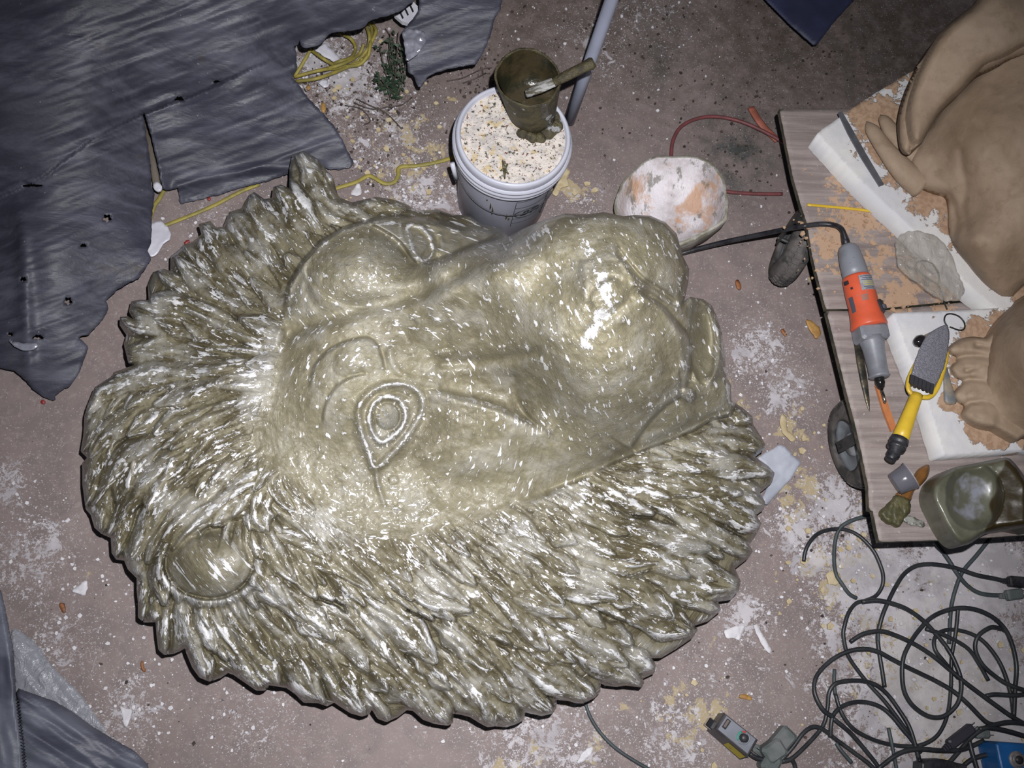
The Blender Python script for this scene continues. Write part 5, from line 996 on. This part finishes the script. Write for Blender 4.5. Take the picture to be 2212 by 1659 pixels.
tag(ptube([(2046,705,ZS + .01),(2040,692,ZS + .012),(2044,680,ZS + .01),(2056,678,ZS + .006),(2072,684,ZS + .005),(2083,697,ZS + .006),(2083,710,ZS + .01),(2072,713,ZS + .012),(2052,706,ZS + .012)], ZS, 1.6, 6).build('wire_loop_tool', WR), 'small wire loop tool end above the rasp blade', 'wire tool')
g = ptube([(2046,668,ZB + .02),(2039,650,ZB + .02),(2034,632,ZB + .02),(2026,615,ZB + .03),(2006,602,ZB + .03),(1990,590,ZB + .02),(1980,577,ZB + .03),(1982,566,ZB + .03),(1996,563,ZB + .03),(2013,569,ZB + .05),(2026,586,ZB + .05),(2029,603,ZB + .04),(2026,616,ZB + .03)], ZB, 1.5, 6); ptube([(2039,651,ZB + .02),(2057,651,ZB + .02)], ZB, 1.2, 6, mb=g); tag(g.build('wire_loop_tool', WR), 'twisted dark wire loop lying between the two foam slabs', 'wire tool')
g = MB(); plathe('x', (2040, 792), (2055, 874), [(0, 0), (.03, 6), (.4, 8), (.7, 12), (.9, 14), (.98, 10), (1, 0)], ZS + .010, None, None, 14, .4, mb=g); tag(g.build('modelling_paddle', mat('clay_dusted_metal', (.14, .15, .16), (.26, .22, .17), .5, 25, .2)), 'grey paddle shaped modelling tool right of the rasp', 'modelling tool')
# cup, brush, jug
cu = thing('clear_cup', 'small clear grey plastic cup tipped over on the deck corner', 'cup')
CUP = N('smoky_clear_plastic'); CUP = CUP.fin((.16, .16, .19), .2, CUP.bump(CUP.noise(CUP.tc(), 60, 3), .2, .002), spec=.7, alpha=.62)
plathe('wall', (1932, 1047), (1966, 1028), [(0, 0), (0, 22), (.05, 24), (.6, 26), (1, 28), (1.02, 30), (1.0, 29), (.6, 25), (.08, 22), (.08, 0)], ZB + .034, CUP, cu, 32, z1=ZB + .050)
g = MB(); a_ = V(1967, 1027, ZB + .051); m_ = frame(a_, V(1966, 1028, ZB + .050) - V(1932, 1047, ZB + .034)) @ Matrix(((0, 0, 1, 0), (1, 0, 0, 0), (0, 1, 0, 0), (0, 0, 0, 1))); rr = 29 * pxs(1966, 1028, ZB + .05); tube([(m_ @ Vector((rr * math.cos(t_), rr * math.sin(t_), 0)))[:] for t_ in np.linspace(0, 2 * math.pi, 40)], .0013, 6, g); g.build('rim', mat('pale_rim', (.30, .30, .32), None, .3, bs=0), cu); rebase(cu)
pb_ = thing('paint_brush', 'wide brush with amber handle and olive caked bristles beside the cup', 'brush')
AMB = mat('amber_handle', (.20, .085, .020), (.13, .06, .018), .35, 12, .1, coat=.3)
relief('handle', cat([(2006,1003),(2008,1018),(2002,1034),(1990,1048),(1976,1060),(1970,1074),(1966,1082),(1936,1070),(1942,1062),(1958,1048),(1972,1032),(1982,1016),(1992,1008)], 3, True).tolist(), lambda x, y: ZB + .016, AMB, pb_, 2.5, base=ZB, roll=(.010, 8))
relief('bristles', rag([(1938,1068),(1966,1079),(1968,1095),(1966,1108),(1955,1118),(1949,1130),(1944,1139),(1925,1132),(1908,1122),(1902,1112),(1904,1102),(1912,1095),(1922,1085)], 1.5, 4, 6), lambda x, y: ZB + .020 + .003 * fbm(x / 4, y / 14, 3), mat('olive_caked_bristle', (.055, .052, .022), (.095, .085, .038), .5, 40, .8, 80, .004), pb_, 2.5, base=ZB, roll=(.006, 5)); rebase(pb_)
tag(relief('putty_smear', rag([(1950,1118),(1966,1114),(1984,1122),(1996,1128),(1999,1138),(1980,1136),(1962,1134)], 2, 4, 7), lambda x, y: ZB + .007, mat('grey_putty', (.27, .27, .25), (.08, .08, .06), .3, 60, .5), S=2.5, thick=.005), 'grey putty smear next to the brush bristles', 'putty')
jo = [(2010,1068),(2014,1046),(2026,1030),(2045,1016),(2068,1008),(2095,1003),(2130,996),(2165,989),(2182,991),(2200,1010),(2218,1035),(2245,1070),(2260,1140),(2212,1138),(2190,1141),(2160,1146),(2130,1153),(2110,1165),(2092,1176),(2075,1178),(2058,1166),(2042,1142),(2026,1112),(2014,1088)]
def jz(x, y):
    r = np.hypot((x - 2105) / 62, (y - 1072) / 74); u = np.clip((x - 2150) / 60, 0, 1)
    return .425 + .03 * u - .050 * np.clip(1 - r ** 2, 0, 1) ** .6 * (1 - .3 * u) + .003 * fbm(x / 30, y / 30, 4, 2)
jn = N('olive_coated_jug'); p_ = jn.tc(); c_ = jn.mix(jn.ramp(jn.noise(p_, 12, 4, .6), .4, .6), (.085, .085, .058), (.13, .13, .095)); gm = jn.ramp(jn.math('ADD', jn.math('MULTIPLY', jn.attr('grey'), .6), jn.math('MULTIPLY', jn.noise(p_, 15, 3), .4)), .52, .60)
c_ = jn.mix(gm, c_, jn.mix(jn.ramp(jn.noise(p_, 16, 3), .42, .58), (.24, .25, .29), (.12, .12, .09))); c_ = jn.mix(jn.attr('dark'), c_, (.028, .019, .005)); jn = jn.fin(c_, .38, jn.bump(jn.noise(p_, 30, 3), .3, .004), coat=.2)
jg = thing('cut_plastic_jug', 'cut open plastic jug smeared with olive paint on the deck corner', 'jug')
relief('jug_shell', cat(jo, 3, True).tolist(), jz, jn, jg, 3, base=ZB, roll=(.045, 16), attr=dict(grey=lambda x, y: np.clip(1.35 - np.hypot((x - 2098) / 52, (y - 1072) / 66), 0, 1), dark=lambda x, y: sm(2146, 2152, x + .30 * (y - 1060) + 4 * np.sin(y / 9) - 8 * sm(1080, 1130, y)) * sm(1180, 1150, y + (2170 - x) * .2)))
rebase(jg)
# ---------------------------------------------------------------- cable tangle
CB = mat('black_cable', (.018, .020, .024), (.030, .033, .036), .42, 20, .05); CG = mat('dusty_cable', (.055, .07, .075), (.04, .05, .055), .55, 20, .05)
def cable(label, runs, z=.008, r=4.6, m_=CB, name='power_cable'):
    g = MB()
    for i, c_ in enumerate(runs):
        c2_ = [(q[0], q[1], q[2] if len(q) > 2 else z + .006 * math.sin(i * 1.3 + k * .9)) for k, q in enumerate(c_)]; ptube(c2_, z, r, 8, 6, g)
    return tag(g.build(name, m_), label, 'cable', 'cables tangled at bottom right')
cable('dusty loop of cable on the floor just below the cart corner', [[(1736,1213),(1740,1190),(1750,1170),(1767,1153),(1792,1144),(1820,1143),(1845,1151),(1868,1168),(1889,1193),(1904,1227),(1908,1248),(1905,1268),(1892,1287),(1871,1297),(1850,1303),(1834,1322),(1825,1349),(1822,1374),(1831,1414),(1852,1447),(1877,1478),(1911,1515),(1944,1558),(1969,1595),(1984,1632),(1992,1690)]], .010, 4.2)
cable('cable running from under the cart corner into the upper big loop', [[(1895,1110),(1883,1113),(1855,1119),(1828,1130),(1813,1143),(1805,1164),(1802,1195),(1803,1225),(1808,1245),(1816,1257),(1834,1282),(1850,1292)]], .008, 4, CG)
cable('cable making the biggest oval loop in the tangle', [[(1862,1300),(1895,1297),(1926,1303),(1960,1316),(1994,1340),(2018,1365),(2043,1395),(2061,1426),(2076,1469),(2073,1509),(2058,1533),(2033,1549),(2003,1546),(1972,1524),(1954,1494),(1949,1457),(1952,1420),(1966,1389),(1987,1359),(2012,1334),(2043,1319),(2079,1313),(2116,1319),(2150,1337),(2175,1365),(2190,1405),(2196,1444),(2193,1487),(2190,1549)]], .022, 4.6)
cable('cable arching from the black plug at the right edge down the tangle', [[(2175,1256),(2150,1250),(2110,1242),(2064,1227),(2018,1219),(1981,1222),(1954,1239),(1935,1267),(1920,1297),(1908,1325),(1901,1349),(1896,1377),(1900,1414),(1906,1451),(1911,1484)]], .014, 4.4)
cable('cable from under the jug to the dusty connector at the right', [[(2010,1150),(2018,1168),(2046,1205),(2070,1242),(2092,1267),(2119,1282),(2156,1286),(2180,1283)]], .009, 4.4, CG)
cable('cable dropping straight from the cart edge into the tangle', [[(2150,1150),(2135,1168),(2110,1199),(2079,1236),(2064,1273),(2055,1310),(2052,1346),(2050,1390)]], .007, 4.2, CG)
cable('cable crossing the tangle diagonally from its left tip', [[(1837,1386),(1865,1369),(1902,1363),(1932,1371),(1972,1389),(2012,1414),(2049,1444),(2079,1469),(2116,1497),(2153,1524),(2184,1546),(2225,1570)]], .030, 4.4)
cable('cable leaving the grey adaptor in a narrow double loop', [[(1680,1650),(1711,1616),(1736,1583),(1757,1570),(1779,1576),(1803,1595),(1840,1622),(1883,1655),(1910,1690)],[(1690,1645),(1711,1638),(1742,1610),(1770,1579),(1782,1558),(1788,1527),(1791,1497),(1803,1478),(1828,1471),(1865,1471),(1895,1481),(1920,1503),(1944,1536),(1963,1567),(1975,1601),(1985,1640)],[(1709,1640),(1716,1650),(1722,1680)]], .018, 4.6)
cable('cable curving round the left side of the tangle', [[(1800,1548),(1782,1537),(1767,1515),(1759,1490),(1763,1463),(1782,1438),(1810,1417),(1840,1405),(1871,1402),(1898,1408),(1926,1423),(1960,1441),(1987,1454),(2024,1472),(2061,1494),(2092,1521),(2129,1558),(2150,1566)]], .024, 4.6)
cable('cable forming the small arch in the lower left of the tangle', [[(1794,1592),(1795,1570),(1799,1548),(1813,1530),(1840,1518),(1871,1517),(1902,1527),(1926,1546),(1951,1576),(1972,1601),(1990,1625)],[(1800,1552),(1820,1568),(1840,1586),(1871,1622),(1895,1653),(1910,1680)]], .016, 4.6)
cable('cable sagging along the bottom of the tangle', [[(1805,1500),(1813,1527),(1825,1552),(1846,1576),(1880,1595),(1917,1607),(1957,1612),(1987,1610),(2018,1595),(2037,1570),(2049,1533),(2054,1487),(2055,1451),(2056,1417),(2064,1371),(2069,1322),(2068,1310)]], .013, 4.2)
cable('cable with a tight curl at the middle right of the tangle', [[(2070,1465),(2037,1426),(2021,1405),(2018,1383),(2030,1366),(2058,1360),(2095,1368),(2125,1386),(2153,1420),(2171,1457),(2184,1503),(2190,1549)],[(2000,1358),(2040,1372),(2090,1400),(2118,1440),(2135,1470)]], .012, 4.2)
cable('cable with an egg shaped loop at the right border of the tangle', [[(2172,1362),(2155,1356),(2138,1356),(2113,1374),(2107,1402),(2122,1435),(2153,1463),(2184,1481),(2230,1496)],[(2212,1500),(2190,1502),(2150,1500),(2130,1503)]], .020, 4.4)
for lb_, c_ in (('cable sweeping from the right border down past the dark connector', [(2225,1565),(2190,1560),(2165,1562),(2129,1572),(2101,1590),(2070,1625),(2035,1665)]),
    ('cable stub dropping beside the long dark connector to the bottom border', [(2094,1600),(2100,1625),(2112,1665)]), ('cable running in from the right border just above the blue device', [(2230,1595),(2180,1580),(2140,1572),(2115,1575)]),
    ('cable running nearly level low across the tangle to the dark connector', [(1895,1662),(1941,1628),(1981,1618),(2033,1621),(2079,1619),(2125,1600)]), ('cable arching left of the blue device', [(2070,1665),(2100,1640),(2140,1630),(2165,1640)])):
    cable(lb_, [c_], .026, 4.8)
for lb_, c_ in (('cable with a hooked end rising at the tangle bottom', [(1919,1572),(1926,1604),(1932,1635),(1940,1680)]), ('stiff upright cable standing out in the upper left of the tangle', [(1899,1349),(1897,1365),(1897,1385)]),
    ('short cable tail at the lower left under the crossing cables', [(1806,1605),(1818,1622),(1840,1648)]), ('thin wire hanging left of the tangle', [(1803,1446),(1802,1470),(1804,1500)])):
    cable(lb_, [c_], .010, 4.0, CG)
tag(ptube([(1255,1500,.01),(1265,1522,.01),(1276,1550,.01),(1295,1580,.01),(1325,1612,.01),(1365,1640,.01),(1420,1672,.01)], .01, 3.6).build('thin_cable', CG), 'thin grey cable coming out from under the lower mane', 'cable')
# plugs and boxes
def plug(label, cx, cy_, ang, l, w_, h, m_, z=.0, name='cable_plug', grp=None):
    t_ = thing(name, label, 'plug', grp); a = V(cx, cy_, h / 2 + z); b = V(cx + math.cos(math.radians(ang)) * 10, cy_ + math.sin(math.radians(ang)) * 10, h / 2 + z); M_ = frame(a, b - a)
    box(M_, l, w_, h, bev=.004).build('plug_body', m_, t_, False)
    for s_ in (-1, 1): box(M_ @ Matrix.Translation((l / 2 + .004, s_ * w_ * .22, 0)), .018, .0018, .007).build('prong', CHR, t_, False)
    for k in range(3): box(M_ @ Matrix.Translation((-l / 2 - .004 - .007 * k, 0, 0)), .005, w_ * (.55 - .08 * k), h * (.6 - .08 * k)).build('strain_ring', m_, t_, False)
    return rebase(t_)
GP = mat('dusty_green_plastic', (.085, .10, .10), (.14, .15, .15), .6, 14, .3)
plug('black plug at the right edge above the dusty connector', 2196, 1257, 5, .050, .030, .026, BLK); plug('dusty green connector below the black plug at the right edge', 2190, 1284, -8, .048, .030, .024, GP); plug('long dark connector lying across the lower tangle', 2075, 1590, -38, .085, .026, .024, mat('dark_purple_rubber', (.035, .032, .045), None, .5, bs=.1), .02)
plug('grey socket end showing behind the crossing cables', 2120, 1582, 0, .040, .030, .024, GP, .0)
ad_ = thing('outlet_adaptor', 'dusty grey green three way adaptor next to the control box', 'adaptor')
for cx, cy_, a_, l, w_, h in ((1690,1597,-50,.062,.046,.042),(1668,1622,-35,.060,.048,.05),(1662,1648,-60,.05,.046,.046),(1640,1622,35,.040,.022,.024)):
    a = V(cx, cy_, h / 2); b = V(cx + math.cos(math.radians(a_)) * 10, cy_ + math.sin(math.radians(a_)) * 10, h / 2); box(frame(a, b - a), l, w_, h, bev=.006).build('adaptor_block', GP, ad_, False)
rebase(ad_)
cbx = thing('control_box', 'grey speed control box with dial, rocker switch and yellow side label', 'control box')
tp_ = [(1566,1541),(1637,1598),(1617,1633),(1545,1574)]; zt_ = .062; tw = [P(a, b, zt_) for a, b in tp_]; cen_ = sum(tw) / 4; btm = [P(a, b, .0) for a, b in ((1551,1541),(1628,1604),(1598,1641),(1526,1578))]
g = MB(); nn2 = [cen_ + (q - cen_) * .96 for q in tw]; lowr = [q - [0, 0, .006] for q in [cen_ + (q - cen_) * 1.04 for q in tw]]
v = [*btm, *lowr, *nn2]; g.add(v, [(0, 1, 5, 4), (1, 2, 6, 5), (2, 3, 7, 6), (3, 0, 4, 7), (4, 5, 9, 8), (5, 6, 10, 9), (6, 7, 11, 10), (7, 4, 8, 11), (8, 9, 10, 11), (3, 2, 1, 0)]); g.build('case', mat('black_case', (.035, .033, .04), (.06, .055, .06), .4, 20, .1), cbx, False)
prism([(cen_ + (q - cen_) * .88)[:2] for q in tw], zt_ + .0022, zt_ - .001).build('face_plate', mat('grey_face_plate', (.20, .21, .25), (.17, .18, .21), .45, 20, .05), cbx, False)
ux_ = Vector((tw[1] - tw[0]).tolist()).normalized(); pf = lambda x, y, dz=0: V(x, y, zt_ + dz)
dk = pf(1606, 1594, .003); lathe([(0, .016), (.0085, .016), (.010, .014), (.0115, .002), (.0115, 0)], Matrix.Translation(dk), 20).build('dial', BLK, cbx)
dl = [(.0165, .0), (.0165, .0012), (.013, .0012), (.013, 0)]
for a0, a1, c_, nm_ in ((100, 200, (.03, .30, .20), 'green_arc'), (60, 98, (.45, .05, .05), 'red_arc')):
    g = MB(); tube([(dk.x + .0155 * math.cos(math.radians(a)), dk.y + .0155 * math.sin(math.radians(a)), zt_ + .003) for a in np.linspace(a0, a1, 10)], .0022, 6, g); g.build(nm_, mat(nm_ + '_print', c_, None, .5, bs=0), cbx)
g = MB(); tube([(dk.x + .0155 * math.cos(math.radians(a)), dk.y + .0155 * math.sin(math.radians(a)), zt_ + .003) for a in np.linspace(215, 400, 14)], .0020, 6, g); g.build('dial_ring', GR, cbx)
box(frame(pf(1569, 1564, .004), ux_), .011, .026, .008, bev=.001).build('rocker_switch', BLK, cbx, False); box(frame(pf(1569, 1563, .0095), ux_), .006, .020, .003).build('switch_print', mat('brown_print', (.14, .11, .10), None, .5, bs=0), cbx, False)
q0, q1, q2, q3 = btm[3], btm[2], lowr[2], lowr[3]; w_ = lambda s, t_: q0 * (1 - s) * (1 - t_) + q1 * s * (1 - t_) + q2 * s * t_ + q3 * (1 - s) * t_; nrm_ = np.cross(q1 - q0, q3 - q0); nrm_ /= np.linalg.norm(nrm_)
if nrm_[2] < 0 and False: nrm_ = -nrm_
if (nrm_ @ (q0 - cen_)) < 0: nrm_ = -nrm_
mesh('side_label', [w_(.48, .15) + nrm_ * .001, w_(.97, .15) + nrm_ * .001, w_(.97, .8) + nrm_ * .001, w_(.48, .8) + nrm_ * .001], [(0, 1, 2, 3)], mat('yellow_label', (.42, .34, .02), None, .5, bs=0), cbx, False)
a_ = V(1534, 1563, .03); box(frame(a_, ux_), .022, .024, .022, bev=.002).build('socket', CHR, cbx, False); ptube([(1620,1628,.03),(1632,1636,.03),(1645,1640,.03),(1655,1642,.03)], .03, 5).build('cable_tail', CB, cbx); rebase(cbx)
bt = thing('blue_power_box', 'blue cased electrical device with a round dial in the bottom right corner', 'device')
pprism([(2152,1607),(2162,1603),(2215,1606),(2240,1610),(2240,1690),(2170,1690),(2160,1650)], .09, .0, bev=.006).build('case', mat('blue_plastic', (.012, .10, .30), (.01, .08, .24), .35, 10, .05), bt, False)
c_ = V(2196, 1641, .09); lathe([(0, .012), (.014, .012), (.017, .010), (.019, .003), (.0215, .004), (.0215, 0)], Matrix.Translation(c_), 28).build('dial', mat('grey_dial', (.12, .11, .12), (.20, .17, .16), .4, 60, .1), bt); lathe([(0, .0135), (.011, .0135), (.011, .012)], Matrix.Translation(c_), 24).build('dial_centre', BLK, bt); rebase(bt)
bp = tag(pprism([(1992,1648),(2010,1641),(2040,1640),(2070,1648),(2090,1652),(2095,1690),(1990,1690)], .05, 0, bev=.006).build('black_pouch', BLK, None, False), 'black padded edge at the bottom under the tangle', 'pouch')
